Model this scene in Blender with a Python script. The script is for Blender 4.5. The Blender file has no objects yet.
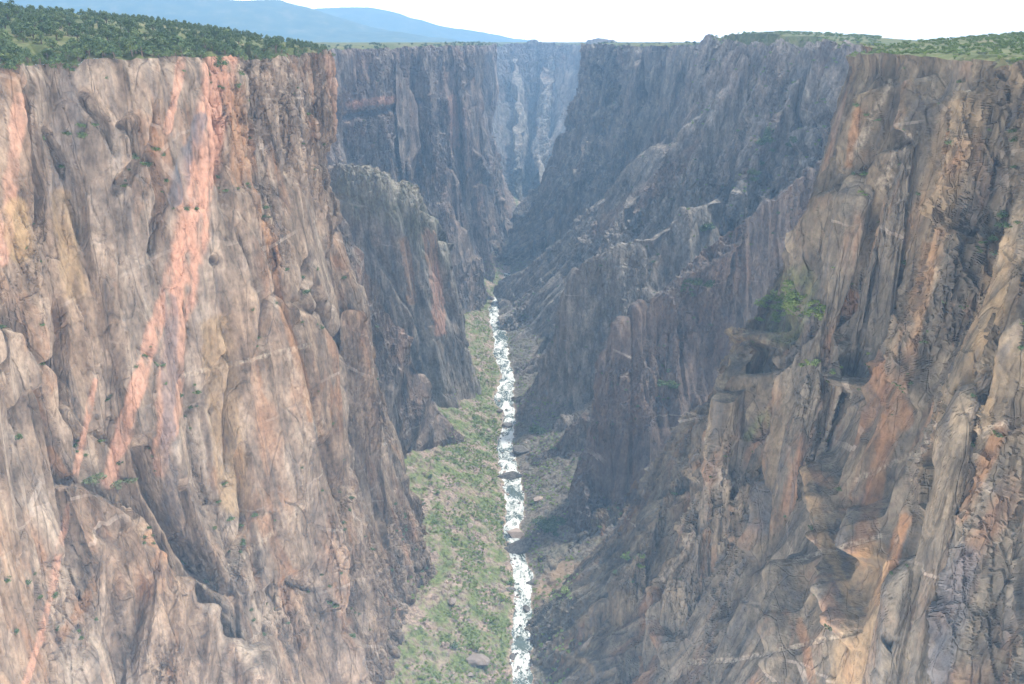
import bpy, math, random, sys
import numpy as np
from mathutils import Vector, Matrix, geometry
random.seed(7)
RNG = np.random.default_rng(11)
SC = bpy.context.scene
COL = SC.collection
F = np.float32

# ------------------------------------------------------------------ camera geometry
FOC = 850.0
PITCH = math.atan(300 / FOC)
CP, SP = math.cos(PITCH), math.sin(PITCH)
def PX(px, Y, z):                       # world X of a photo column at distance Y, height z
    return (px - 512) / FOC * (Y * CP - z * SP)
def ZY(py, Y):                          # height seen at row py at distance Y
    k = (342 - py) / FOC
    return Y * (k * CP - SP) / (CP + k * SP)
def YZ(py, z):                          # distance seen at row py at height z
    k = (342 - py) / FOC
    return z * (-k * SP - CP) / (SP - k * CP)
def W(px, py, Y):                       # world point
    z = ZY(py, Y); return (PX(px, Y, z), Y, z)
def B(px, py, z=-552):                  # floor point
    Y = YZ(py, z); return (PX(px, Y, z), Y, z)
def project(P):
    d = P[..., 1] * CP - P[..., 2] * SP
    d = np.where(np.abs(d) < 1, 1, d)
    return 512 + FOC * P[..., 0] / d, 342 - FOC * (P[..., 1] * SP + P[..., 2] * CP) / d

# ------------------------------------------------------------------ noise
def h2(ix, iy, seed=0):
    n = (ix.astype(np.int64) * 374761393 + iy.astype(np.int64) * 668265263 + seed * 1274126177) & 0xFFFFFFFF
    n = ((n ^ (n >> 13)) * 1274126177) & 0xFFFFFFFF
    n = ((n ^ (n >> 15)) * 2246822519) & 0xFFFFFFFF
    return ((n ^ (n >> 16)) & 0xFFFFFF).astype(F) / F(0xFFFFFF)
def perlin(x, y, seed=0):
    x0, y0 = np.floor(x), np.floor(y)
    fx, fy = (x - x0).astype(F), (y - y0).astype(F)
    ix, iy = x0.astype(np.int64), y0.astype(np.int64)
    def g(a, b):
        an = h2(ix + a, iy + b, seed) * F(6.2831853)
        return np.cos(an) * (fx - a) + np.sin(an) * (fy - b)
    u = fx * fx * fx * (fx * (fx * 6 - 15) + 10); v = fy * fy * fy * (fy * (fy * 6 - 15) + 10)
    a = g(0, 0); b = g(1, 0); c = g(0, 1); d = g(1, 1)
    a = a + (b - a) * u; c = c + (d - c) * u
    return (a + (c - a) * v) * F(1.5)
def fbm(x, y, seed=0, o=4, gain=.5):
    r, a = 0, 1.0
    for i in range(o):
        r = r + a * perlin(x * 2 ** i + 17.3 * i, y * 2 ** i + 9.1 * i, seed + i); a *= gain
    return r
def worley(x, y, seed=0, jit=.95):
    ix, iy = np.floor(x).astype(np.int64), np.floor(y).astype(np.int64)
    f1 = np.full(x.shape, 9, F); f2 = np.full(x.shape, 9, F)
    hid = np.zeros(x.shape, F); dx1 = np.zeros(x.shape, F); dy1 = np.zeros(x.shape, F)
    for a in (-1, 0, 1):
        for b in (-1, 0, 1):
            cx, cy = ix + a, iy + b
            dx = (cx + .5 + jit * (h2(cx, cy, seed) - .5) - x).astype(F)
            dy = (cy + .5 + jit * (h2(cx, cy, seed + 91) - .5) - y).astype(F)
            d = np.sqrt(dx * dx + dy * dy)
            near = d < f1
            f2 = np.where(near, f1, np.minimum(f2, d))
            hid = np.where(near, h2(cx, cy, seed + 7), hid)
            dx1 = np.where(near, dx, dx1); dy1 = np.where(near, dy, dy1)
            f1 = np.where(near, d, f1)
    return f1, f2, hid, dx1, dy1
def h3(ix, iy, iz, seed):
    n = ix * np.uint32(374761393) + iy * np.uint32(668265263) + iz * np.uint32(2147483629) + np.uint32(seed * 2654435 % 4294967295)
    n = (n ^ (n >> np.uint32(13))) * np.uint32(1274126177)
    n = (n ^ (n >> np.uint32(15))) * np.uint32(2246822519)
    return n ^ (n >> np.uint32(16))
def worley3(x, y, z, seed, jit=.7):
    """cellular noise in space, nearest eight cells"""
    x0, y0, z0 = np.floor(x - .5), np.floor(y - .5), np.floor(z - .5)
    fx, fy, fz = (x - x0).astype(F), (y - y0).astype(F), (z - z0).astype(F)
    ix, iy, iz = (q.astype(np.int32).view(np.uint32) for q in (x0, y0, z0))
    f1 = np.full(x.shape, 9, F); f2 = f1.copy(); hid = np.zeros(x.shape, np.uint32); d1 = np.zeros((3,) + x.shape, F)
    for a in (0, 1):
        for b in (0, 1):
            for c in (0, 1):
                h = h3(ix + np.uint32(a), iy + np.uint32(b), iz + np.uint32(c), seed)
                dx = a + .5 + jit * ((h & np.uint32(255)).astype(F) / 255 - .5) - fx
                dy = b + .5 + jit * (((h >> np.uint32(8)) & np.uint32(255)).astype(F) / 255 - .5) - fy
                dz = c + .5 + jit * (((h >> np.uint32(16)) & np.uint32(255)).astype(F) / 255 - .5) - fz
                d = np.sqrt(dx * dx + dy * dy + dz * dz); near = d < f1
                f2 = np.where(near, f1, np.minimum(f2, d)); f1 = np.where(near, d, f1); hid = np.where(near, h, hid)
                d1[0] = np.where(near, dx, d1[0]); d1[1] = np.where(near, dy, d1[1]); d1[2] = np.where(near, dz, d1[2])
    hh = h3(hid, hid >> np.uint32(3), hid >> np.uint32(7), seed + 5)
    return f1, f2, [((hh >> np.uint32(8 * q)) & np.uint32(255)).astype(F) / 255 for q in range(4)], d1
def vnoise3(x, y, z, seed):
    x0, y0, z0 = np.floor(x), np.floor(y), np.floor(z)
    u, v, w = ((q - r).astype(F) for q, r in ((x, x0), (y, y0), (z, z0)))
    u, v, w = (q * q * (3 - 2 * q) for q in (u, v, w))
    ix, iy, iz = (q.astype(np.int32).view(np.uint32) for q in (x0, y0, z0)); r = 0
    for a in (0, 1):
        for b in (0, 1):
            for c in (0, 1):
                r = r + (u if a else 1 - u) * (v if b else 1 - v) * (w if c else 1 - w) * ((h3(ix + np.uint32(a), iy + np.uint32(b), iz + np.uint32(c), seed) >> np.uint32(8)).astype(F) / F(16777215))
    return r * 2 - 1
def sstep(a, b, x):
    t = np.clip((x - a) / (b - a), 0, 1); return t * t * (3 - 2 * t)

# ------------------------------------------------------------------ mesh helpers
def mesh_from(name, V, Q, mat, attrs=None, smooth=False):
    me = bpy.data.meshes.new(name)
    V = np.ascontiguousarray(V.reshape(-1, 3), F); Q = np.ascontiguousarray(Q, np.int32)
    n = Q.shape[1]
    me.vertices.add(len(V)); me.vertices.foreach_set('co', V.ravel())
    me.loops.add(Q.size); me.loops.foreach_set('vertex_index', Q.ravel())
    me.polygons.add(len(Q))
    me.polygons.foreach_set('loop_start', np.arange(0, Q.size, n, dtype=np.int32))
    if smooth: me.polygons.foreach_set('use_smooth', np.ones(len(Q), bool))
    else: me.polygons.foreach_set('use_smooth', np.zeros(len(Q), bool))
    me.update(calc_edges=True); me.validate()
    for k, a in (attrs or {}).items():
        at = me.color_attributes.new(k, 'FLOAT_COLOR', 'POINT')
        at.data.foreach_set('color', np.ascontiguousarray(a, F).ravel())
    if mat: me.materials.append(mat)
    return me
def link(name, me, parent=None):
    o = bpy.data.objects.new(name, me); COL.objects.link(o)
    if parent: o.parent = parent
    return o
def tag(o, label=None, cat=None, group=None, kind=None):
    for k, v in (('label', label), ('category', cat), ('group', group), ('kind', kind)):
        if v: o[k] = v
    return o
def quads(nv, nu):
    i = np.arange(nv * nu, dtype=np.int32).reshape(nv, nu)
    return np.stack([i[:-1, :-1], i[1:, :-1], i[1:, 1:], i[:-1, 1:]], -1).reshape(-1, 4)

def resample(ctrl, du, dv, smu, smv):
    """dense grid through a control net (levels, columns, 3), edges slightly rounded"""
    ctrl = np.asarray(ctrl, np.float64)
    lu = np.linalg.norm(np.diff(ctrl, axis=1), axis=2).mean(0); su = np.r_[0, np.cumsum(lu)]
    lv = np.linalg.norm(np.diff(ctrl, axis=0), axis=2).mean(1); sv = np.r_[0, np.cumsum(lv)]
    nu = max(int(su[-1] / du), 4); nv = max(int(sv[-1] / dv), 4)
    U = np.linspace(0, su[-1], nu); Vv = np.linspace(0, sv[-1], nv)
    A = np.empty((ctrl.shape[0], nu, 3))
    for l in range(ctrl.shape[0]):
        for k in range(3): A[l, :, k] = np.interp(U, su, ctrl[l, :, k])
    G = np.empty((nv, nu, 3))
    iv = np.clip(np.searchsorted(sv, Vv, 'right') - 1, 0, len(sv) - 2)
    f = ((Vv - sv[iv]) / (sv[iv + 1] - sv[iv]))[:, None, None]
    G = A[iv] * (1 - f) + A[iv + 1] * f
    def blur(a, r, ax):
        r = int(r)
        if r < 1: return a
        for _ in range(2):
            pad = [(0, 0)] * 3; pad[ax] = (r, r)
            p = np.pad(a, pad, mode='reflect', reflect_type='odd')
            c = np.cumsum(p, axis=ax)
            z = np.zeros_like(np.take(c, [0], ax)); c = np.concatenate([z, c], ax)
            n = a.shape[ax]
            a = (np.take(c, range(2 * r + 1, 2 * r + 1 + n), ax) - np.take(c, range(n), ax)) / (2 * r + 1)
        return a
    G = blur(G, min(smu / du, nu // 3), 1); G = blur(G, min(smv / dv, nv // 3), 0)
    S = np.broadcast_to(U[None], (nv, nu)).copy(); T = np.broadcast_to(Vv[:, None], (nv, nu)).copy()
    return G, S, T
def normals(G):
    du = np.gradient(G, axis=1); dv = np.gradient(G, axis=0)
    n = np.cross(dv, du); n /= np.linalg.norm(n, axis=2, keepdims=True) + 1e-9
    return n
def blur2(a, r):
    for ax in (0, 1):
        for _ in range(2):
            pad = [(0, 0)] * a.ndim; pad[ax] = (r, r)
            c = np.cumsum(np.pad(a, pad, mode='edge'), axis=ax)
            c = np.concatenate([np.zeros_like(np.take(c, [0], ax)), c], ax); n = a.shape[ax]
            a = (np.take(c, range(2 * r + 1, 2 * r + 1 + n), ax) - np.take(c, range(n), ax)) / (2 * r + 1)
    return a
def blur1(a, r, ax=0):
    for _ in range(2):
        pad = [(0, 0)] * a.ndim; pad[ax] = (r, r)
        c = np.cumsum(np.pad(a, pad, mode='reflect', reflect_type='odd'), axis=ax)
        c = np.concatenate([np.zeros_like(np.take(c, [0], ax)), c], ax); n = a.shape[ax]
        a = (np.take(c, range(2 * r + 1, 2 * r + 1 + n), ax) - np.take(c, range(n), ax)) / (2 * r + 1)
    return a
def panels(s, t, du, dv, off, tilt, crack, cw, sd, sh=0.0):
    """fault-bounded slabs, each at its own depth and tilt"""
    f1, f2, h, dx, dy = worley((s + sh * t) / du, t / dv, sd)
    hh = (h * 7.31) % 1.0
    d = (h - .5) * 2 * off + dx * (hh - .5) * 2 * tilt - dy * (((h * 3.7) % 1) - .35) * tilt
    return d - crack * (1 - sstep(0, cw, f2 - f1))
def facet(x, y, seed):
    """value noise with straight creases: flat faces meeting at sharp corners"""
    iy = np.floor(y); fy = (y - iy).astype(F); iy = iy.astype(np.int64)
    fy = sstep(.32, .68, fy)
    def row(j):
        xx = x + (h2(j * 0 + 3, j, seed + 3) - .5) * 0
        i0 = np.floor(xx); f = (xx - i0).astype(F); i0 = i0.astype(np.int64)
        c = .25 + .5 * h2(i0, i0 * 0, seed + 9)          # crease placed unevenly inside the cell
        m = h2(i0, j, seed) * .5 + h2(i0 + 1, j, seed) * .5 + (h2(i0, j + 57, seed + 1) - .5) * 1.3
        p, q = h2(i0, j, seed), h2(i0 + 1, j, seed)
        return np.where(f < c, p + (m - p) * f / c, m + (q - m) * (f - c) / (1 - c))
    a = row(iy); b = row(iy + 1)
    return (a + (b - a) * fy) * 2 - 1
def rock_big(S, T, seed, k, shear, amp, ribamp=1.0):
    """dihedral faces, gullies and large slabs, in metres"""
    t = T / k; s = S / k + shear * t
    s2 = s + perlin(s / 110, t / 260, seed) * 16 + perlin(s / 30, t / 150, seed + 1) * 3
    t2 = t + 22 * perlin(s / 50, t / 120, seed + 2)
    D = 13 * ribamp * facet(s2 / 75, t2 / 340, seed + 3) + 8.5 * facet(s2 / 33, t2 / 210, seed + 4)
    D = D + 3.6 * facet((s2 + .06 * t) / 14.5, t2 / 120, seed + 5) + 1.0 * facet((s2 - .1 * t) / 6.2, t2 / 55, seed + 6)
    D = D + 6 * perlin(s2 / 60, t2 / 300, seed + 8)
    D = D + panels(s2, t2, 40, 170, 4.0, 3, 6, .05, seed + 11, .08)
    D = D + panels(s2, t2, 17, 85, 1.8, 2.0, 3.6, .06, seed + 12, -.12)
    return D * k * amp

def rock_fine(P, seed, k, shear, amp, rough, calm=0):
    """blocks, ledges and rubble, cut from the rock in space so that every face is broken alike"""
    x, y, z = (P[..., i].astype(F) / k for i in range(3))
    x = x - shear * z
    wx = vnoise3(x / 26, y / 26, z / 60, seed + 21) * 4; wz = vnoise3(x / 30, y / 30, z / 40, seed + 22) * 6
    rg = vnoise3(x / 75, y / 75, z / 100, seed + 5) + .5 * vnoise3(x / 35, y / 35, z / 50, seed + 6)
    smooth = sstep(-.35 - rough, .15 - rough, rg); rgh = (1 - smooth) * (1 - .85 * calm); cf = 1 - .6 * calm
    def blocks(dh, dv, off, tilt, crack, cw, sd, sh):
        f1, f2, h, d = worley3((x + wx + sh * z) / dh, (y + wx) / dh, (z + wz) / dv, sd)
        return ((h[0] - .5) * 2 * off + (d[0] * (h[1] - .5) + d[1] * (h[2] - .5)) * 2 * tilt - d[2] * (h[3] - .3) * tilt
                - crack * (1 - sstep(0, cw, f2 - f1)))
    D = blocks(9, 38, 1.2, 3.0, 1.5, .08, seed + 13, .12) * (.34 + 1.0 * rgh) * cf
    D = D + blocks(4, 9.5, .65, 1.9, .8, .18, seed + 14, -.1) * (.14 + 1.1 * rgh) * cf
    D = D + 2.2 * np.clip(vnoise3(x / 28, y / 28, z / 12, seed + 7), 0, 1) * rgh
    D = D + (.6 * vnoise3(x / 3.5, y / 3.5, z / 6, seed + 8) + .35 * vnoise3(x / 1.7, y / 1.7, z / 2.6, seed + 9)) * (.25 + rgh) * cf
    return D * k * amp, smooth

def spread(P, S, T, f):
    """space the vertices of each grid row evenly along the broken surface"""
    st = blur2(np.linalg.norm(np.diff(P, axis=1), axis=2), 4); n = int(P.shape[1] * f)
    arc = np.concatenate([np.zeros((len(P), 1)), np.cumsum(st, 1)], 1)
    src = np.concatenate([P, S[..., None], T[..., None]], 2); out = np.empty((len(P), n, 5))
    for j in range(len(P)):
        q = np.linspace(0, arc[j, -1], n)
        for c in range(5): out[j, :, c] = np.interp(q, arc[j], src[j, :, c])
    return out[..., :3], out[..., 3], out[..., 4]
ALL = []          # (object, grid) of the rock sheets
def polydist(px, py, pts):
    pts = np.asarray(pts, float); best = np.full(px.shape, 1e9); al = np.zeros(px.shape)
    n = len(pts) - 1
    for i, ((x0, y0), (x1, y1)) in enumerate(zip(pts[:-1], pts[1:])):
        dx, dy = x1 - x0, y1 - y0
        q = np.clip(((px - x0) * dx + (py - y0) * dy) / (dx * dx + dy * dy), 0, 1)
        d = np.hypot(px - x0 - q * dx, py - y0 - q * dy)
        al = np.where(d < best, (i + q) / n, al); best = np.minimum(best, d)
    return best, al
def polyin(px, py, poly):
    poly = np.asarray(poly, float); ins = np.zeros(px.shape, bool); bd = np.full(px.shape, 1e9)
    for (x0, y0), (x1, y1) in zip(poly, np.roll(poly, -1, 0)):
        ins ^= ((y0 > py) != (y1 > py)) & (px < (x1 - x0) * (py - y0) / (y1 - y0 + 1e-9) + x0)
        dx, dy = x1 - x0, y1 - y0; q = np.clip(((px - x0) * dx + (py - y0) * dy) / (dx * dx + dy * dy + 1e-9), 0, 1)
        bd = np.minimum(bd, np.hypot(px - x0 - q * dx, py - y0 - q * dy))
    return ins, bd
def front(P, px, py, m):                # a point m metres before the face P as seen at a photo position
    X, Y = project(P); e = (X - px) ** 2 + (Y - py) ** 2
    c = np.where(e < max(9.0, e.min() * 2 + 1)); p = P[c]; p = p[np.argmin(p[:, 1])]
    L = np.linalg.norm(p); return tuple(p * (1 - m / L))
def rock(name, ctrl, du, dv, seed, smu=10, smv=25, k=1.0, shear=0.0, amp=1.0, rough=0.0, famp=0, dense=1.3,
         label=None, marks=(), cuts=(), blocks=(), calm=(), mat=None, flip=False, rimdrop=0.0, base=(.5, .5)):
    G, S, T = resample(ctrl, du, dv, smu, smv)
    N = normals(G)
    if flip: N = -N
    D = rock_big(S, T, seed, k, shear, amp)
    if rimdrop:                            # the rim breaks away in blocks
        f1, f2, h, _, _ = worley(S / 11, S * 0 + .5, seed + 51); g1, g2, gh, _, _ = worley(S / 27, S * 0 + .5, seed + 52)
        dz = -(h * .35 + gh * .65) * rimdrop * np.exp(-T / 22)
        G = G.copy(); G[..., 2] += blur2(dz, 1); D = D - 5 * np.exp(-T / 5)
    px, py = project(G + N * blur2(D, 14)[..., None])
    wob = 3.0 * perlin(S / 30, T / 75, seed + 40) + 1.2 * perlin(S / 12, T / 60, seed + 41)
    for bl in blocks:                      # buttresses and benches standing proud of this face
        poly, h, soft = bl[:3]; ins, bd = polyin(px, py, poly)
        f = sstep(-soft * .3, soft, np.where(ins, bd, -bd) + wob)
        if len(bl) > 3: f = sstep(-soft * .3, soft, np.where(ins, bd, -bd) + wob) * np.clip((py - bl[3]) / (bl[4] - bl[3]), 0, 1)
        D = D + h * f
    for pts, w, dep in cuts:               # gullies and cracks (dep < 0 would be a rib)
        best, along = polydist(px, py, pts)
        v = 1 - sstep(.15, 1, (best + wob * min(1, w / 8)) / w)
        D = D - dep * v * (1 - .6 * sstep(.8, 1, np.abs(along * 2 - 1)))
    D = blur2(D, 1)
    P = G + N * D[..., None]
    # spread the columns evenly over the broken surface so that side faces are as finely meshed as front faces
    P, S, T = spread(P, S, T, dense)
    P, S, T = (np.swapaxes(q, 0, 1) for q in spread(*(np.swapaxes(q, 0, 1) for q in (P, S, T)), 1.15))
    P = blur1(P, 1)
    N = blur2(normals(P), 4); N /= np.linalg.norm(N, axis=2, keepdims=True) + 1e-9
    if flip: N = -N
    cm_ = np.zeros(S.shape)
    px, py = project(P)
    for poly in calm:
        ins, bd = polyin(px, py, poly); cm_ = np.maximum(cm_, sstep(-14, 14, np.where(ins, bd, -bd)))
    fd, sm = rock_fine(P, seed, k, shear, famp or amp, rough, cm_)
    tn = np.abs((normals(P) * N).sum(2)); fd = fd * sstep(.3, .75, blur2(tn, 1))
    P = P + N * fd[..., None]
    px, py = project(P)
    st = np.zeros(S.shape + (4,), F); st[..., 3] = sm
    wob = 3.0 * perlin(S / 14, T / 20, seed + 40) + 1.5 * perlin(S / 4.5, T / 7, seed + 41)
    st2 = np.zeros(S.shape + (4,), F)
    brk = vnoise3(P[..., 0] / 4.5, P[..., 1] / 4.5, P[..., 2] / 22, seed + 43) + .7 * vnoise3(P[..., 0] / 1.9, P[..., 1] / 1.9, P[..., 2] / 7, seed + 44) if marks else 0
    for (pts, w, ch, a) in marks:          # mineral veins, stains, pale or dark bands and painted shade on this face
        best, _ = polydist(px, py, pts)
        v = a * (1 - sstep(w * .6, w * .98, best + wob * min(1, w / 9) + 1.8 * brk * min(1, w / 8)))
        v = v * np.clip(.95 + .8 * brk, .0, 1)
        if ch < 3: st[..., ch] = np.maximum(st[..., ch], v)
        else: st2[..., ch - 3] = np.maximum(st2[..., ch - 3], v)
    P = P + N * (st[..., :1] * .9 + st2[..., :1] * .7)      # veins and pale bands stand proud of the wall
    Q = quads(*S.shape)
    if flip: Q = Q[:, ::-1]
    uv = np.zeros(S.shape + (4,), F); sl = G.mean(1); sl = sl - sl[:1]; zz = G[..., 2].mean(1)[::-1]; uv[..., 0] = P[..., 0] - np.interp(P[..., 2], zz, sl[::-1, 0]) + seed * 37; uv[..., 1] = P[..., 1] - np.interp(P[..., 2], zz, sl[::-1, 1]); uv[..., 2] = P[..., 2]
    me = mesh_from(name, P, Q, mat, {'stain_tone': st, 'lichen_tone': st2, 'sheet': uv})
    o = link(name, me); tag(o, label, 'cliff' if label else None, None, 'structure')
    ALL.append((o, P))
    return o, P
LEV = [0, .22, .48, .74, 1]
def wall(cols, prof=None, zb=-560):
    """columns (rim point, base point[, profile]) -> control net"""
    out = []
    for c in cols:
        rim, bs = np.array(c[0], float), np.array(c[1], float)
        pr = c[2] if len(c) > 2 else prof
        bs = np.array([bs[0], bs[1], zb])
        col = []
        for lv, f in zip(LEV, pr):
            p = rim + (bs - rim) * f; p[2] = rim[2] + (zb - rim[2]) * lv
            col.append(p)
        out.append(col)
    return np.array(out).transpose(1, 0, 2)
def tent(crest, lat, wl, wr, zb=-562, pw=.85):
    """a spur: crest points, lateral direction, base half-widths to either side"""
    crest = np.array(crest, float); n = len(crest)
    lat = np.array(lat, float); lat /= np.linalg.norm(lat)
    wl = np.broadcast_to(np.array(wl, float), (n,)); wr = np.broadcast_to(np.array(wr, float), (n,))
    rows = []
    for v in (-1, -.66, -.36, -.14, 0, .14, .36, .66, 1):
        a = abs(v); g = a ** pw
        p = crest.copy()
        off = np.where(v < 0, -wl, wr) * a
        p[:, 0] += lat[0] * off; p[:, 1] += lat[1] * off
        p[:, 2] = crest[:, 2] + (np.minimum(zb, crest[:, 2] - 6) - crest[:, 2]) * g
        rows.append(p)
    return np.array(rows)

# ------------------------------------------------------------------ materials
def new_mat(name):
    m = bpy.data.materials.new(name); m.use_nodes = True
    nt = m.node_tree; nt.nodes.clear()
    out = nt.nodes.new('ShaderNodeOutputMaterial'); b = nt.nodes.new('ShaderNodeBsdfPrincipled')
    nt.links.new(b.outputs[0], out.inputs[0]); b.inputs['Roughness'].default_value = .9
    b.inputs['Specular IOR Level'].default_value = .2
    return m, nt, b
class NT:
    def __init__(s, nt): s.nt = nt
    def n(s, t, **kw):
        x = s.nt.nodes.new(t)
        for k, v in kw.items(): setattr(x, k, v)
        return x
    def l(s, a, b): s.nt.links.new(a, b)
    def math(s, op, a, b=None, clamp=False):
        x = s.n('ShaderNodeMath', operation=op); x.use_clamp = clamp
        for i, v in enumerate((a, b)):
            if v is None: continue
            if isinstance(v, (int, float)): x.inputs[i].default_value = v
            else: s.l(v, x.inputs[i])
        return x.outputs[0]
    def mix(s, f, a, b, blend='MIX'):
        x = s.n('ShaderNodeMix', data_type='RGBA', blend_type=blend); x.clamp_factor = True
        for i, v in ((0, f), (6, a), (7, b)):
            if isinstance(v, (int, float)): x.inputs[i].default_value = v
            elif isinstance(v, tuple): x.inputs[i].default_value = v + (1,)
            else: s.l(v, x.inputs[i])
        return x.outputs[2]
    def ramp(s, f, stops):
        x = s.n('ShaderNodeValToRGB'); cr = x.color_ramp
        while len(cr.elements) < len(stops): cr.elements.new(.5)
        for e, (p, c) in zip(cr.elements, stops):
            e.position = p; e.color = (c + (1,)) if isinstance(c, tuple) else (c, c, c, 1)
        s.l(f, x.inputs[0]); return x.outputs[0]
    def noise(s, vec, scale, detail=4, rough=.55, dist=0.0):
        x = s.n('ShaderNodeTexNoise'); x.inputs['Scale'].default_value = scale
        x.inputs['Detail'].default_value = detail; x.inputs['Roughness'].default_value = rough
        x.inputs['Distortion'].default_value = dist
        if vec is not None: s.l(vec, x.inputs['Vector'])
        return x.outputs['Fac']
    def scaled(s, vec, sc):
        x = s.n('ShaderNodeMapping'); x.inputs['Scale'].default_value = sc; s.l(vec, x.inputs[0]); return x.outputs[0]

def rock_material(name, c_lo, c_mid, c_hi, warm, rust=.5, varnish=.5):
    m, nt, b = new_mat(name); t = NT(nt)
    sh = t.n('ShaderNodeAttribute', attribute_name='sheet'); st = t.n('ShaderNodeAttribute', attribute_name='stain_tone')
    geo = t.n('ShaderNodeNewGeometry'); pos = geo.outputs['Position']
    uv = sh.outputs['Vector']
    streak = t.noise(t.scaled(uv, (.11, .11, .014)), 1, 5, .6, .4)       # vertical weathering
    big = t.noise(t.scaled(pos, (.012, .012, .006)), 1, 3, .55)
    fine = t.noise(t.scaled(pos, (.35, .35, .22)), 1, 5, .65)
    mid = t.noise(t.scaled(pos, (.07, .07, .035)), 1, 4, .6)
    f = t.math('ADD', t.math('MULTIPLY', streak, .45), t.math('MULTIPLY', mid, .55))
    col = t.ramp(f, [(.36, c_lo), (.5, c_mid), (.63, c_hi)])
    col = t.mix(t.ramp(big, [(.42, 0.0), (.62, 1.0)]), col, warm, 'MULTIPLY')
    # rust and lichen in streaks
    r1 = t.noise(t.scaled(uv, (.05, .05, .009)), 1, 4, .6, .6)
    r2 = t.noise(t.scaled(pos, (.02, .02, .012)), 1, 3, .5)
    rm = t.math('MULTIPLY', t.ramp(r1, [(.5, 0.0), (.66, 1.0)]), t.ramp(r2, [(.45, 0.0), (.6, 1.0)]))
    col = t.mix(t.math('MULTIPLY', rm, rust), col, (.33, .17, .085))
    v1 = t.noise(t.scaled(uv, (.085, .085, .008)), 1.3, 4, .65, .5)
    col = t.mix(t.math('MULTIPLY', t.ramp(v1, [(.54, 0.0), (.68, 1.0)]), varnish), col, (.085, .085, .09))
    # thin pale dikes crossing the face
    vo = t.n('ShaderNodeTexVoronoi', feature='DISTANCE_TO_EDGE'); vo.inputs['Scale'].default_value = 1
    warp = t.n('ShaderNodeMapping'); warp.inputs['Rotation'].default_value = (.5, .6, 0); warp.inputs['Scale'].default_value = (.006, .006, .017); t.l(uv, warp.inputs[0])
    t.l(warp.outputs[0], vo.inputs['Vector'])
    dk = t.math('LESS_THAN', vo.outputs['Distance'], .012)
    dm = t.noise(t.scaled(uv, (.02, .02, .02)), 1, 3, .6)
    col = t.mix(t.math('MULTIPLY', dk, t.ramp(dm, [(.52, 0.0), (.66, .42)])), col, (.46, .40, .34))
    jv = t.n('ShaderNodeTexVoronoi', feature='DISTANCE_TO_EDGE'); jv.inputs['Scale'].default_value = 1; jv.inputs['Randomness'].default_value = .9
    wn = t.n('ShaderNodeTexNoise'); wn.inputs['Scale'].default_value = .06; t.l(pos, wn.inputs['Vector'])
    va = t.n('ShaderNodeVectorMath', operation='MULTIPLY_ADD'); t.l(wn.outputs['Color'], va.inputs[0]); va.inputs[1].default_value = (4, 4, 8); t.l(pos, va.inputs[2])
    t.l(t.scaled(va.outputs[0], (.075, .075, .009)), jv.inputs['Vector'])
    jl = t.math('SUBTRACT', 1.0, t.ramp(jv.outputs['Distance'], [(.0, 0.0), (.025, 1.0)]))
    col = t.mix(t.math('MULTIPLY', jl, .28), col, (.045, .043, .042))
    # mapped veins, stains
    sep = t.n('ShaderNodeSeparateColor'); t.l(st.outputs['Color'], sep.inputs[0])
    col = t.mix(t.math('MULTIPLY', sep.outputs[0], t.ramp(streak, [(.3, .7), (.6, 1.0)])), col, (.46, .26, .18))
    col = t.mix(sep.outputs[1], col, (.30, .15, .065))
    col = t.mix(sep.outputs[2], col, (.10, .105, .12))  # dark bands, one of them painted recess shade
    s2 = t.n('ShaderNodeAttribute', attribute_name='lichen_tone'); sep = t.n('ShaderNodeSeparateColor'); t.l(s2.outputs['Color'], sep.inputs[0])
    col = t.mix(t.math('MULTIPLY', sep.outputs[0], t.ramp(fine, [(.4, .05), (.6, .75)])), col, (.42, .37, .29))  # pale bands: dikes, rib crests, slabs
    col = t.mix(t.math('MULTIPLY', sep.outputs[1], t.ramp(fine, [(.35, .3), (.6, 1.0)])), col, (.13, .16, .045))
    col = t.mix(sep.outputs[2], col, (.34, .235, .12))
    col = t.mix(1.0, col, t.ramp(fine, [(.3, .62), (.5, 1.0), (.72, 1.28)]), 'MULTIPLY')
    t.l(col, b.inputs['Base Color'])
    chips = []
    for sc_ in ((.22, .22, .07), (.65, .65, .24)):        # angular chips and flakes
        v_ = t.n('ShaderNodeTexVoronoi', feature='F1'); v_.inputs['Scale'].default_value = 1; t.l(t.scaled(va.outputs[0], sc_), v_.inputs['Vector'])
        sp_ = t.n('ShaderNodeSeparateColor'); t.l(v_.outputs['Color'], sp_.inputs[0])
        chips.append(t.math('ADD', sp_.outputs[0], t.math('MULTIPLY', v_.outputs['Distance'], -.7)))
    chip = t.math('ADD', t.math('MULTIPLY', chips[0], .9), t.math('MULTIPLY', chips[1], .45))
    bp = t.n('ShaderNodeBump'); bp.inputs['Strength'].default_value = .6; bp.inputs['Distance'].default_value = 1.3
    t.l(t.math('SUBTRACT', t.math('ADD', fine, t.math('MULTIPLY', mid, 1.5)), t.math('SUBTRACT', t.math('MULTIPLY', jl, .8), chip)), bp.inputs['Height']); t.l(bp.outputs[0], b.inputs['Normal'])
    b.inputs['Roughness'].default_value = .92
    return m
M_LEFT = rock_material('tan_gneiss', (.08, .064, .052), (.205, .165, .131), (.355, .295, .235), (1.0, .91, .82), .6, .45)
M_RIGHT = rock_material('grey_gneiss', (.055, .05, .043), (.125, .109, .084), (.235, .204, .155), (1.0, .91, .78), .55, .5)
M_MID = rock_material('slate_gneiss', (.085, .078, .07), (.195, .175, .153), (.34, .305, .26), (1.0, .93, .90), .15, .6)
M_FIN = rock_material('fin_gneiss', (.075, .068, .068), (.13, .112, .105), (.21, .175, .15), (1.0, .88, .82), .3, .6)
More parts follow.
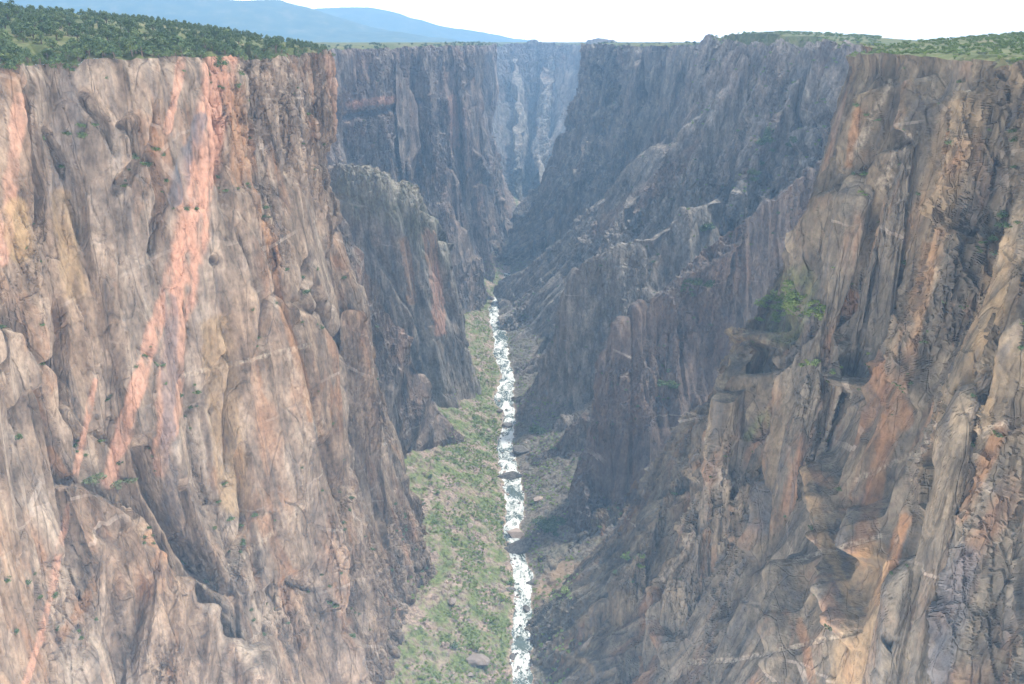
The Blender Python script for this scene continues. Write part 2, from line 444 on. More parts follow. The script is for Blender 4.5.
M_FAR = rock_material('dark_gneiss', (.08, .07, .064), (.18, .15, .13), (.31, .255, .21), (1.0, .88, .83), .35, .6)

# ------------------------------------------------------------------ the plateau height
def plateau_z(X, Y):
    X = np.asarray(X, float); Y = np.asarray(Y, float)
    z = -7 + 5 * sstep(1000, 2600, Y)
    xr = np.interp(Y, [250, 380, 452, 496, 532, 572, 648, 720, 800], [-242, -266, -257, -224, -191, -178, -152, -135, -160])
    z = z + np.minimum(.135 * np.maximum(0, xr - 4 - X), 27) * (1 - sstep(900, 1400, Y)) * (X < 0)
    z = z + .085 * np.clip(X - 255, 0, 200) * (1 - sstep(700, 1000, Y)) * (X > 0)
    z = z + 20 * np.exp(-(((X - 430) / 210) ** 2 + ((Y - 1450) / 240) ** 2))
    z = z + 1.2 * fbm(X / 60, Y / 60, 5, 3)
    return z
def rim(px, Y):
    X = PX(px, Y, -6); return (X, Y, float(plateau_z(X, Y)))
def rimw(X, Y): return (X, Y, float(plateau_z(X, Y)))

# ------------------------------------------------------------------ left side
PL = [0, .06, .19, .46, 1]
def off(r, d, n): return (r[0] + d[0] * n, r[1] + d[1] * n)
cl = []
for r, d, n, *pr in [(rim(-330, 290), (.8, -.6), 80), (rim(-120, 380), (.8, -.6), 85), (rim(0, 452), (.8, -.6), 85),
                (rim(105, 496), (.8, -.6), 84), (rim(188, 532), (.85, -.5), 84), (rim(232, 572), (.9, -.43), 74), (rim(300, 648), (.85, -.5), 72, [0, -.02, .05, .30, 1]),
                (rim(336, 720), (.78, -.62), 80, [0, -.08, -.05, .2, 1]), (rimw(-146, 770), (.9, .4), 72, [0, -.08, -.05, .2, 1]), (rimw(-190, 850), (.7, .7), 82, [0, .0, .08, .36, 1]),
                (rimw(-300, 920), (.4, .9), 90), (rimw(-430, 1000), (.6, .5), 90), (rimw(-450, 1250), (.8, -.2), 120)]:
    cl.append((r, off(r, d, n), *pr))
CALM_L = [[(205, 190), (250, 200), (275, 300), (300, 420), (290, 480), (240, 560), (200, 470), (185, 400)], [(262, 150), (320, 200), (345, 330), (370, 420), (340, 470), (300, 300)]]
MARKS_L = [([(222, 48), (215, 110), (196, 190), (188, 250), (178, 300)], 21, 0, 1.0),
           ([(186, 250), (150, 340), (130, 410), (108, 480)], 10, 0, .9), ([(192, 240), (178, 330), (172, 430)], 10, 0, .6),
           ([(178, 290), (165, 380), (160, 470)], 9, 0, .55), ([(182, 60), (168, 130)], 5, 0, .7),
           ([(20, 100), (10, 200), (2, 260)], 9, 0, .7), ([(265, 225), (280, 300), (305, 380), (310, 420)], 5, 1, .5),
           ([(200, 120), (182, 165), (176, 200)], 9, 2, .75), ([(172, 300), (168, 420), (172, 520)], 9, 2, .6),  # upper band paints the shade of the left-facing recess; lower band just darker
           ([(95, 380), (45, 620), (25, 684)], 4, 0, .8), ([(50, 450), (110, 560), (60, 640)], 7, 1, .4),
           ([(75, 60), (60, 200)], 18, 2, .35), ([(150, 560), (150, 620)], 8, 1, .5),
           ([(235, 90), (240, 180)], 12, 1, .45), ([(330, 60), (345, 150)], 8, 0, .4), ([(310, 500), (270, 535), (200, 590)], 4, 3, .5), ([(15, 210), (20, 250)], 16, 5, .7), ([(215, 330), (225, 420), (235, 500)], 20, 5, .45), ([(60, 200), (75, 290)], 14, 5, .5), ([(185, 375), (240, 362), (310, 345)], 3, 3, .6), ([(290, 360), (320, 430)], 7, 3, .4), ([(100, 480), (60, 600)], 9, 3, .3)]
CUTS_L = [([(85, 95), (109, 120), (116, 150)], 7, 13), ([(25, 91), (32, 148), (42, 197), (39, 240)], 8, 13), ([(46, 130), (77, 180), (86, 240)], 7, 13),
          ([(31, 258), (53, 329), (46, 360), (56, 417), (81, 448)], 8, 14), ([(225, 318), (232, 368), (225, 417), (228, 470)], 7, 13),
          ([(232, 227), (260, 301), (257, 345)], 7, 13), ([(309, 262), (299, 325), (313, 410), (340, 500)], 8, 13), ([(316, 290), (351, 368), (372, 450)], 7, 13),
          ([(267, 248), (292, 332), (306, 403)], 7, 13), ([(144, 444), (155, 490), (183, 546), (225, 592)], 14, 24), ([(179, 483), (200, 546), (225, 585)], 7, 13),
          ([(239, 444), (243, 514), (229, 571)], 7, 13), ([(351, 560), (351, 640)], 10, 14), ([(315, 110), (318, 127), (330, 151), (334, 190)], 8, 13),
          ([(225, 158), (218, 204)], 7, 13), ([(120, 130), (133, 120), (140, 160), (118, 190)], 8, 13), ([(290, 70), (284, 120), (292, 180)], 7, 13), ([(250, 60), (252, 120)], 7, 13),
          ([(211, 258), (212, 262)], 8, 13), ([(60, 300), (62, 420), (70, 500)], 7, 13), ([(150, 150), (165, 200), (150, 260)], 9, 13), ([(330, 440), (345, 520)], 7, 13)]
BLK_L = [([(-60, 320), (4, 330), (16, 372), (30, 440), (50, 540), (66, 610), (86, 700), (-60, 720)], 16, 5),
         ([(36, 250), (50, 300), (46, 360), (50, 410), (72, 448), (70, 480), (45, 470), (30, 400), (20, 320), (22, 255)], 9, 5),
         ([(205, 180), (262, 190), (300, 330), (318, 440), (330, 560), (240, 600), (200, 480), (190, 330)], 6, 10)]
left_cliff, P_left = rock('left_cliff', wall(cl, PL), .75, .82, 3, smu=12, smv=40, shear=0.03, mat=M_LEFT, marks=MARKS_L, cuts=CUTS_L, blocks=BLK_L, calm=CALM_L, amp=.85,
    rimdrop=6, label='tall tan cliff with a salmon vein under the juniper covered rim', flip=False)

rock('broken_spur', tent([front(P_left, 60, 462, 4), front(P_left, 100, 482, 16), front(P_left, 138, 500, 24), front(P_left, 170, 552, 28), front(P_left, 212, 615, 30), front(P_left, 258, 670, 30), front(P_left, 300, 700, 30)],
     (.55, 1), [95] * 7, [60] * 7, zb=-560, pw=.9), .9, .9, 71, smu=5, smv=8, k=.6, rough=.3, mat=M_LEFT, amp=1.1,
     label='broken knobbly spur crest below the salmon vein of the tan cliff')
rock('foot_spur', tent([W(352, 300, 700), W(372, 400, 740), W(398, 470, 790), W(415, 510, 820), W(424, 535, 845), W(432, 560, 860)],
     (.5, 1), [50] * 6, [40] * 6), 1, 1, 81, smu=5, smv=8, k=.7, mat=M_LEFT, amp=.8,
     label='narrow brown rib at the foot of the tan cliff beside the scree')
rock('slab_spur', tent([W(330, 190, 900), W(362, 255, 940), W(372, 282, 960), W(400, 338, 1010), W(431, 395, 1060), W(446, 440, 1085), W(452, 470, 1095)],
     (.4, 1), [100] * 7, [60] * 7), 1.2, 1.2, 91, smu=6, smv=10, k=.9, mat=M_FAR, amp=.7,
     label='brown slanting slab spur just behind the tan cliff edge')
# middle buttress with a bench on top
def bench(cols, zb=-560):
    rows = []
    for (rx, ry, Y, back, bpx, bpy) in cols:
        r = np.array(W(rx, ry, Y)); b = np.array(B(bpx, bpy)); bk = np.array(back, float)
        col = [r + bk * 1.0, r + bk * .4, r]
        for lv, f in zip(LEV[1:], [.14, .38, .66, 1]):
            p = r + (b - r) * f; p[2] = r[2] + (zb - r[2]) * lv; col.append(p)
        rows.append(col)
    return np.array(rows).transpose(1, 0, 2)
rock('middle_buttress', bench([(300, 148, 1120, (-20, 150, -70), 380, 440), (350, 160, 1150, (-10, 150, -70), 410, 440), (385, 183, 1170, (0, 150, -70), 440, 430),
     (418, 200, 1200, (10, 150, -70), 462, 412), (434, 235, 1230, (10, 150, -70), 471, 395), (440, 250, 1330, (0, 150, -70), 474, 375), (436, 240, 1500, (-20, 150, -70), 474, 345), (400, 220, 1600, (-60, 150, -70), 440, 330)]),
     1.3, 1.3, 101, smu=10, smv=14, k=1.1, mat=M_MID, amp=.9, rough=.2,
     marks=[([(360, 190), (420, 205), (440, 240)], 36, 4, .25), ([(428, 235), (437, 290), (440, 330)], 8, 0, .8), ([(405, 240), (412, 300)], 6, 1, .5)],
     label='purple brown buttress with a red streak, its top well below the rim')
rock('knob_spur', tent([W(425, 150, 1700), W(450, 215, 1720), W(468, 245, 1750), W(477, 266, 1780), W(482, 284, 1800), W(485, 304, 1810)],
     (.3, 1), [90] * 6, [90] * 6), 2, 2, 111, smu=8, smv=12, k=1.2, mat=M_FAR, amp=.8,
     label='rounded pale topped spur beside the far bend of the river')
cb = []
PF = [0, .04, .14, .4, 1]
for px, Y, bp, bq in [(250, 1350, 380, 390), (330, 1480, 420, 350), (365, 1600, 440, 325), (392, 1640, 450, 318), (404, 1780, 455, 305), (428, 1800, 468, 300), (440, 1950, 474, 290),
                      (462, 1980, 490, 284), (472, 2120, 500, 271), (480, 2500, 510, 252), (490, 2900, 524, 232), (480, 3300, 520, 222)]:
    cb.append((rim(px, Y), B(bp, bq, -560)))
_, P_b = rock('far_left_cliff', wall(cb, PF), 2.0, 2.2, 121, smu=12, smv=40, k=1.7, mat=M_FAR, amp=.9,
     marks=[([(350, 105), (395, 99), (408, 96)], 5, 0, .8), ([(345, 118), (400, 107), (420, 100)], 4, 2, .8), ([(452, 100), (455, 145)], 6, 0, .5),
            ([(490, 60), (489, 200)], 8, 2, .5)],
     rimdrop=10, cuts=[([(412, 60), (418, 150)], 5, 20), ([(440, 60), (443, 170)], 5, 22), ([(345, 116), (385, 112), (420, 100)], 5, 16), ([(398, 110), (400, 165)], 5, 24), ([(485, 60), (487, 160)], 7, 24), ([(463, 145), (487, 181)], 4, -14)], label='hazy blue cliff wall with a salmon ledge above the purple buttress')
cc = []
for px, Y, bp, bq in [(440, 3500, 505, 212), (485, 3650, 512, 206), (510, 3850, 516, 202), (540, 3950, 522, 200), (562, 3800, 527, 203), (592, 3650, 533, 206), (650, 3550, 540, 210)]:
    cc.append((rim(px, Y), B(bp, bq, -560)))
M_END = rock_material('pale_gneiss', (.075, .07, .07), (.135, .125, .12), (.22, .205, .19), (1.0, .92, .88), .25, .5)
_, P_c = rock('far_end_cliff', wall(cc, [0, .12, .3, .58, 1]), 2.8, 3.0, 131, smu=14, smv=50, k=2.2, mat=M_END, amp=.9,
     rimdrop=10, label='farthest pale blue cliff closing the canyon at the bend')
# ------------------------------------------------------------------ right side
cr = []
PR = [0, .04, .14, .38, 1]
for px, Y, bp, bq in [(760, 2950, 545, 238), (600, 2750, 520, 236), (580, 2450, 511, 248), (592, 2200, 509, 258), (620, 2120, 510, 264), (640, 1980, 512, 270), (668, 1930, 512, 274), (690, 1780, 511, 282), (722, 1720, 512, 290),
                      (760, 1600, 520, 300)]:
    cr.append((rim(px, Y), B(bp, bq, -560)))
_, P_r5 = rock('far_right_cliff', wall(cr, PR), 2.0, 2.2, 141, smu=12, smv=40, k=1.7, mat=M_MID, amp=1.45, rimdrop=10, cuts=[([(637, 45), (641, 110)], 6, 30), ([(597, 60), (603, 140)], 6, 34), ([(567, 90), (570, 190)], 6, 34), ([(660, 50), (655, 120)], 6, 24), ([(620, 50), (618, 130)], 5, 22)], label='hazy blue grey cliff wall right of the canyon bend')
rock('throat_spur', tent([W(600, 110, 2600), W(578, 158, 2520), W(552, 196, 2440), W(530, 226, 2360), W(513, 256, 2260), W(503, 275, 2180)],
     (-.2, 1), [70, 75, 75, 65, 50, 30], [90] * 6), 2.2, 2.2, 211, smu=8, smv=12, k=1.5, mat=M_MID, amp=1.0, label='blue shaded spur closing the canyon on the right of the far bend')
rock('bend_spur', tent([W(462, 90, 2450), W(486, 150, 2400), W(500, 196, 2330), W(510, 236, 2260), W(514, 262, 2200)],
     (.2, 1), [90] * 5, [70, 75, 65, 50, 30]), 2.2, 2.2, 221, smu=8, smv=12, k=1.5, mat=M_FAR, amp=1.0, label='blue shaded spur closing the canyon on the left of the far bend')
cm = []
for px, Y, bp, bq in [(800, 1900, 530, 285), (738, 1720, 512, 292), (716, 1600, 507, 312), (714, 1500, 510, 335), (728, 1420, 513, 365), (760, 1340, 517, 395),
                      (790, 1300, 532, 425), (838, 1230, 562, 445), (880, 1150, 615, 480), (960, 1000, 650, 540), (1010, 900, 660, 580)]:
    cm.append((rim(px, Y), B(bp, bq, -560)))
_, P_m = rock('middle_right_cliff', wall(cm, [0, .11, .32, .62, 1]), 1.4, 1.5, 151, smu=14, smv=40, k=1.25, mat=M_MID, amp=1.45, rough=.25, shear=-.1,
     rimdrop=10, cuts=[([(760, 135), (788, 150), (813, 155)], 9, 20), ([(749, 165), (769, 185)], 9, 18), ([(774, 85), (798, 125), (838, 120)], 7, 16), ([(735, 178), (720, 220), (730, 280)], 10, 24), ([(690, 90), (660, 160), (610, 240)], 9, 18), ([(720, 70), (690, 150), (650, 210)], 8, 16), ([(800, 60), (770, 110)], 7, 14)],
     label='rounded grey canyon wall below the green capped knoll', marks=[([(600, 230), (700, 150)], 12, 0, .2)])
rock('smooth_slab', tent([W(720, 185, 1200), W(650, 228, 1160), W(590, 250, 1160), W(576, 262, 1165), W(566, 300, 1170), W(555, 340, 1180), W(522, 392, 1225), W(512, 420, 1240)],
     (-.25, 1), [90, 90, 90, 90, 90, 80, 66, 55], [90] * 8), 1.3, 1.3, 161, smu=8, smv=12, k=1.1, mat=M_MID, amp=.6, flip=False,
     label='smooth slate grey slab dropping to the river behind the dark fin')
rock('low_ledge', tent([W(670, 350, 1010), W(610, 392, 1020), W(568, 424, 1030), W(536, 456, 1035), W(522, 480, 1035)],
     (-.3, 1), [70, 66, 60, 45, 30], [80] * 5), 1.2, 1.2, 171, smu=5, smv=8, k=.8, mat=M_FAR, amp=.7,
     label='low brown rock ledge sloping to the river bank under the slate slab')
rock('dark_fin', tent([W(870, 120, 1010), W(790, 175, 960), W(715, 236, 925), W(671, 274, 905), W(640, 300, 895), W(612, 328, 880), W(606, 345, 876), W(601, 400, 872), W(594, 470, 862), W(578, 555, 838), W(568, 590, 830)],
     (-.2, 1), [80, 85, 85, 80, 75, 70, 68, 60, 45, 30, 24], [80] * 11), 1.1, 1.1, 181, smu=5, smv=9, k=.9, mat=M_FIN, amp=.95,
     label='dark columned rock fin standing right of the river')
cn = []
for r, bs in [((1500, 180), (760, 1100)), ((1180, 300), (690, 1000)), ((1040, 395), (600, 880)), ((960, 480), (570, 780)), ((905, 560), (550, 700)), ((872, 615), (538, 662)),
              ((866, 650), (535, 640)), ((870, 690), (560, 610)), ((900, 760), (590, 590)), ((1000, 800), (650, 570))]:
    cn.append((rim(*r), B(bs[0], bs[1], -560)))
MARKS_R = [([(858, 110), (848, 165)], 6, 1, 0.49), ([(850, 300), (880, 380), (905, 420)], 14, 1, 0.42), ([(930, 250), (890, 420), (860, 560)], 12, 1, 0.35),
           ([(905, 520), (880, 600)], 8, 1, 0.56), ([(800, 620), (812, 680)], 6, 1, 0.49), ([(1000, 430), (960, 520)], 9, 1, 0.42), ([(655, 600), (640, 684)], 16, 1, 0.32),
           ([(690, 662), (735, 660), (800, 646), (860, 630)], 3.5, 3, .9), ([(855, 480), (900, 460), (925, 450)], 3.5, 3, .7), ([(926, 443), (980, 432), (1005, 424)], 3.5, 3, .9), ([(795, 560), (850, 545), (880, 536)], 3, 3, .8), ([(889, 84), (861, 141), (850, 158)], 6, 3, .6), ([(907, 137), (882, 186)], 8, 3, .55), ([(800, 460), (825, 540), (850, 600)], 7, 5, .6), ([(960, 120), (900, 330)], 26, 5, .3), ([(797, 285), (784, 328)], 24, 4, .5), ([(790, 395), (750, 435)], 9, 4, .5), ([(776, 444), (710, 511), (664, 578)], 8, 3, .45), ([(870, 560), (850, 680)], 24, 5, .5), ([(1000, 250), (975, 420)], 18, 5, .4),  # also two pale slab bands high on the face
           ([(960, 560), (930, 684)], 24, 2, .6), ([(810, 330), (760, 520)], 20, 2, .4)]  # two broad bands darker than the rock around them
CALM_R = [[(842, 345), (900, 280), (885, 345), (868, 385), (838, 370)], [(760, 480), (830, 420), (900, 420), (930, 560), (860, 684), (740, 684), (730, 600)]]
CUTS_R = [([(896, 91), (875, 141), (871, 186)], 9, 20), ([(917, 151), (889, 197), (871, 225)], 9, 21), ([(871, 220), (861, 262), (840, 325), (826, 361), (805, 378)], 10, 24),
          ([(994, 238), (980, 276), (956, 322), (931, 357), (924, 403)], 9, 20), ([(833, 361), (854, 385), (871, 389)], 9, 20), ([(790, 378), (755, 410), (741, 452), (720, 500)], 11, 29),
          ([(720, 528), (706, 563), (671, 592), (668, 655)], 9, 20), ([(783, 479), (769, 532), (755, 556)], 9, 20), ([(885, 507), (878, 560)], 9, 20), ([(930, 560), (915, 600)], 9, 20),
          ([(1075, 300), (1040, 420), (1012, 520), (988, 610), (965, 720)], 17, 20), ([(850, 190), (812, 260), (800, 320)], 9, 20), ([(745, 340), (782, 340)], 9, 20),
          ([(700, 455), (665, 520), (640, 580)], 9, 20), ([(745, 470), (690, 560)], 9, 20), ([(1000, 90), (985, 160), (960, 230)], 9, 20), ([(935, 80), (930, 140)], 9, 20),
          ([(889, 84), (861, 141), (850, 158)], 9, -12), ([(907, 137), (882, 186)], 9, -12), ([(787, 403), (748, 438)], 10, -16), ([(776, 444), (710, 511), (664, 578), (640, 640)], 9, -12),
          ([(830, 460), (845, 560), (860, 640)], 9, 20), ([(800, 560), (790, 684)], 9, 20)]
BLK_R = [([(765, 268), (825, 262), (828, 300), (812, 352), (744, 338)], 13, 8, 262, 335), ([(850, 270), (905, 265), (880, 340), (868, 385), (838, 362), (845, 320)], 7, 6)]
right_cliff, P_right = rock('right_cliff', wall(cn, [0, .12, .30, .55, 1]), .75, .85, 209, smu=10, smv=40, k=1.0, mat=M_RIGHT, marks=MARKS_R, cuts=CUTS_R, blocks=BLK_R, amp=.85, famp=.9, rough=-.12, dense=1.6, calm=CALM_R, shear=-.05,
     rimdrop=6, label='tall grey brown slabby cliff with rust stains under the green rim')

# leaning ribs that stand out of the grey cliff
def rib(pts, m, w, seed, label, k=.7, P=None, mat=None, g=.9):
    rock('rock_rib', tent([front(P_right if P is None else P, x, y, d) for (x, y), d in zip(pts, m)], (-.25, 1), [w] * len(pts), [w] * len(pts), zb=-560, pw=.9),
         g, g, seed, smu=5, smv=5, k=k, mat=mat or M_RIGHT, amp=.75, famp=.9, label=label)
rib([(792, 388), (768, 425), (745, 462), (718, 508), (690, 548), (664, 585), (640, 640), (624, 690)], [3, 11, 15, 17, 18, 18, 17, 15], 34, 231, 'pale crested rib leaning across the middle of the grey brown cliff')
rib([(862, 165), (850, 215), (830, 285), (812, 335), (796, 375), (768, 440)], [3, 10, 14, 15, 14, 6], 26, 241, 'grey rib leaning down beside the green ledge')
rib([(916, 120), (896, 170), (878, 215), (862, 270), (846, 330), (832, 372)], [3, 9, 12, 13, 12, 5], 26, 251, 'grey slab rib high on the grey brown cliff')
rib([(748, 330), (722, 390), (700, 430), (668, 482), (636, 552), (602, 606), (570, 640)], [4, 14, 18, 20, 20, 18, 14], 34, 261, 'outermost rib of the grey brown cliff above the gully')
rib([(1000, 300), (975, 380), (948, 450), (920, 540), (895, 620), (880, 690)], [2, 8, 12, 13, 13, 12], 30, 271, 'ochre streaked rib beside the dark gully at the right edge')

for pts, sd, lab in [([(748, 52), (716, 110), (684, 180), (660, 240)], 281, 'long rib descending from the green knoll'), ([(806, 60), (778, 110), (752, 160), (732, 215)], 283, 'rib between the knoll and the high green gully'),
                     ([(706, 60), (664, 130), (626, 200), (590, 262)], 285, 'outer rib of the rounded grey wall left of the knoll')]:
    rib(pts, [8, 24, 30, 22], 62, sd, lab, 1.15, P_m, M_MID, 1.5)
for pts, sd, lab in [([(606, 56), (596, 110), (574, 175), (546, 230)], 291, 'hazy pillar at the corner of the far right wall'), ([(640, 54), (628, 110), (604, 170), (570, 235)], 293, 'second hazy pillar of the far right wall'), ([(676, 54), (658, 110), (628, 180), (590, 245)], 295, 'hazy pillar nearest the grey knoll wall')]:
    rib(pts, [10, 34, 40, 30], 75, sd, lab, 1.5, P_r5, M_MID, 2.1)
for pts, sd, lab in [([(396, 56), (402, 110), (412, 170), (428, 230)], 301, 'hazy pillar crossed by the salmon ledge'), ([(430, 54), (436, 110), (448, 170), (466, 240)], 303, 'hazy pillar in the middle of the far left wall'), ([(462, 54), (466, 110), (476, 170), (488, 230)], 305, 'hazy pillar at the bend end of the far left wall')]:
    rib(pts, [8, 26, 30, 24], 60, sd, lab, 1.4, P_b, M_FAR, 2.0)

for pts, sd, lab in [([(516, 54), (519, 110), (517, 168)], 311, 'faint blue pillar left in the wall that closes the canyon'), ([(548, 54), (545, 110), (536, 165)], 313, 'faint blue pillar right in the wall that closes the canyon')]:
    rib(pts, [20, 90, 110], 130, sd, lab, 2.2, P_c, M_MID, 3.2)
rock('bank_spur', tent([W(690, 430, 850), W(640, 474, 838), W(602, 508, 825), W(574, 540, 812), W(552, 570, 790), W(538, 596, 770)],
     (-.4, 1), [60, 56, 50, 42, 32, 20], [60] * 6), .9, .9, 321, smu=5, smv=6, k=.7, mat=M_RIGHT, amp=.8, label='grey brown spur sloping to the river below the dark fin')
rock('bank_spur', tent([W(640, 372, 1130), W(600, 398, 1115), W(568, 420, 1100), W(542, 442, 1085), W(524, 460, 1075)],
     (-.3, 1), [60, 56, 48, 36, 22], [60] * 5), 1.1, 1.1, 331, smu=5, smv=6, k=.8, mat=M_MID, amp=.8, label='slate spur reaching the right bank beside the smooth slab')
# ------------------------------------------------------------------ plateau: one sheet behind every rim
def plain_material():
    m, nt, b = new_mat('rim_soil'); t = NT(nt); pos = t.n('ShaderNodeNewGeometry').outputs['Position']
    n1 = t.noise(t.scaled(pos, (.03, .03, .03)), 1, 5, .6); n2 = t.noise(t.scaled(pos, (.3, .3, .3)), 1, 4, .6)
    c = t.ramp(t.math('ADD', t.math('MULTIPLY', n1, .6), t.math('MULTIPLY', n2, .4)), [(.38, (.05, .068, .025)), (.5, (.095, .112, .04)), (.64, (.17, .15, .085))])
    t.l(c, b.inputs['Base Color']); return m
M_SOIL = plain_material()
def build_plateau():
    rims = [P_left[0], P_b[0], P_c[0], P_r5[0], P_m[0], P_right[0, ::-1]]
    rims[3] = P_r5[0]
    pts = []
    for r in rims:
        step = max(1, int(round(2.2 / max(np.linalg.norm(np.diff(r, axis=0), axis=1).mean(), .1))))
        pts.append(r[::step])
    L = np.concatenate(pts)
    nloop = len(L)
    outer = np.array([(1600, 100, 6), (11000, -300, 0), (11000, 16000, 0), (-11000, 16000, 0), (-11000, -300, 10), (-1600, 100, 40)], float)
    grid = []
    for (x0, x1, y0, y1, d) in [(-620, -100, 150, 1050, 11), (150, 700, 150, 1600, 11), (-1400, 1600, 150, 3600, 60), (-6500, 6500, 200, 8800, 400)]:
        gx, gy = np.meshgrid(np.arange(x0, x1, d), np.arange(y0, y1, d))
        g = np.stack([gx.ravel(), gy.ravel()], 1).astype(float) + RNG.uniform(-.3, .3, (gx.size, 2)) * d
        grid.append(g)
    grid = np.concatenate(grid)
    v2 = [Vector((float(p[0]), float(p[1]))) for p in L] + [Vector((p[0], p[1])) for p in outer] + [Vector((float(p[0]), float(p[1]))) for p in grid]
    N = nloop + len(outer)
    edges = [(i, (i + 1) % N) for i in range(N)]
    v, e, f, ov, oe, of = geometry.delaunay_2d_cdt(v2, edges, [], 1, .05)
    zs = plateau_z(np.array([p.x for p in v]), np.array([p.y for p in v]))
    V = []
    for i, p in enumerate(v):
        z = float(zs[i])
        for j in ov[i]:
            if j < nloop: z = float(L[j][2]); break
            if j < N: z = float(outer[j - nloop][2]); break
        V.append((p.x, p.y, z))
    me = bpy.data.meshes.new('plateau'); me.from_pydata(V, [], [tuple(q) for q in f]); me.validate(); me.update()
    if len(me.polygons) and me.polygons[0].normal.z < 0: me.flip_normals()
    me.materials.append(M_SOIL)
    tag(link('plateau', me), 'scrubby level ground on top of the canyon rims', 'ground', None, 'structure')
build_plateau()

# ------------------------------------------------------------------ distant hills
def hill(name, crest, Yc, depth, seed, label, amp):
    crest = np.array([(PX(px, Yc, 0), ZY(py, Yc)) for px, py in crest])
    gx = np.linspace(crest[0, 0], crest[-1, 0], 260); gy = np.linspace(Yc - depth, Yc + depth, 90)
    X, Y = np.meshgrid(gx, gy)
    c = np.interp(X, crest[:, 0], crest[:, 1])
    d = np.abs(Y - Yc) / depth
    Z = -12 + (c + 12) * (1 - sstep(0, 1, d)) + amp * fbm(X / 800, Y / 800, seed, 5) * (1 - d) * (.25 + d)
    m, nt, b = new_mat(name + '_forest'); t = NT(nt); pos = t.n('ShaderNodeNewGeometry').outputs['Position']
    n1 = t.noise(t.scaled(pos, (.006, .006, .006)), 1, 6, .65)
    t.l(t.ramp(n1, [(.4, (.035, .055, .035)), (.55, (.075, .09, .045)), (.65, (.15, .14, .09))]), b.inputs['Base Color'])
    o = link(name, mesh_from(name, np.stack([X, Y, Z], -1), quads(90, 260), m, smooth=True))
    tag(o, label, 'hill', None, 'structure')
hill('hill', [(-500, 20), (-300, -30), (-100, -14), (60, -2), (180, -3), (285, 0), (330, 16), (372, 27), (420, 36), (470, 43)], 9600, 1500, 301, 'long blue wooded hill rising behind the juniper rim', 110)
hill('far_mountain', [(120, 44), (250, 24), (318, 9), (348, 6), (385, 10), (430, 22), (480, 34), (540, 43)], 14500, 1700, 302, 'faint pale mountain behind the blue hill', 120)

# ------------------------------------------------------------------ river and canyon floor
RIV = [(760, 519, 26), (720, 521, 24), (684, 521.5, 21), (655, 521, 22), (630, 522, 20), (605, 523, 20), (578, 523, 21), (560, 519, 18), (549, 515, 15), (530, 511, 17), (515, 515, 20), (500, 515, 22), (479, 511, 22),
       (455, 506, 17), (444, 505, 17), (430, 508, 14), (415, 510, 13), (400, 503, 23), (388, 506, 19), (375, 508, 12), (357, 501, 15), (340, 501, 15), (325, 498, 15), (310, 493, 10),
       (297, 500, 11), (284, 506, 10), (278, 507, 7), (268, 507, 6), (255, 512, 5), (240, 517, 4), (228, 522, 4)]
RZ = -550.0
ry = np.array([YZ(a, RZ) for a, _, _ in RIV]); rx = np.array([PX(b, YZ(a, RZ), RZ) for a, b, _ in RIV])
rw = np.array([.8 * c / FOC * (YZ(a, RZ) * CP - RZ * SP) for a, _, c in RIV])
def river(Y):
    Y = np.asarray(Y, float)
    return (np.interp(Y, ry, rx) + 2.2 * perlin(Y / 23, Y * 0, 401), np.interp(Y, ry, rw) * .5 * (1 + .22 * perlin(Y / 15, Y * 0 + 5.5, 402)))
def floor_z(X, Y, detail=True):
    xc, hw = river(Y)
    dl = xc - hw - X; dr = X - xc - hw
    d = np.maximum(dl, dr)
    slope = np.where(dl > dr, .30, .45)
    z = RZ + .9 * sstep(0, 5, d) + slope * np.maximum(d - 3, 0) - 3 * sstep(0, 5, -d)
    z = np.minimum(z, RZ + 70)
    far = sstep(2, 14, d)
    z = z + far * (4.5 * fbm(X / 34, Y / 34, 411, 3))
    if detail:
        f1, f2, h, dx, dy = worley(X / 9, Y / 9, 421); z = z + far * (h * 3.4 - .6) * (1 - sstep(.3, .6, f1))
        f1, f2, h, dx, dy = worley(X / 3.6, Y / 3.6, 422); z = z + sstep(0, 4, d) * (h * 1.3 - .3) * (1 - sstep(.2, .6, f1))
        z = z + .4 * fbm(X / 4, Y / 4, 423, 2)
    return z
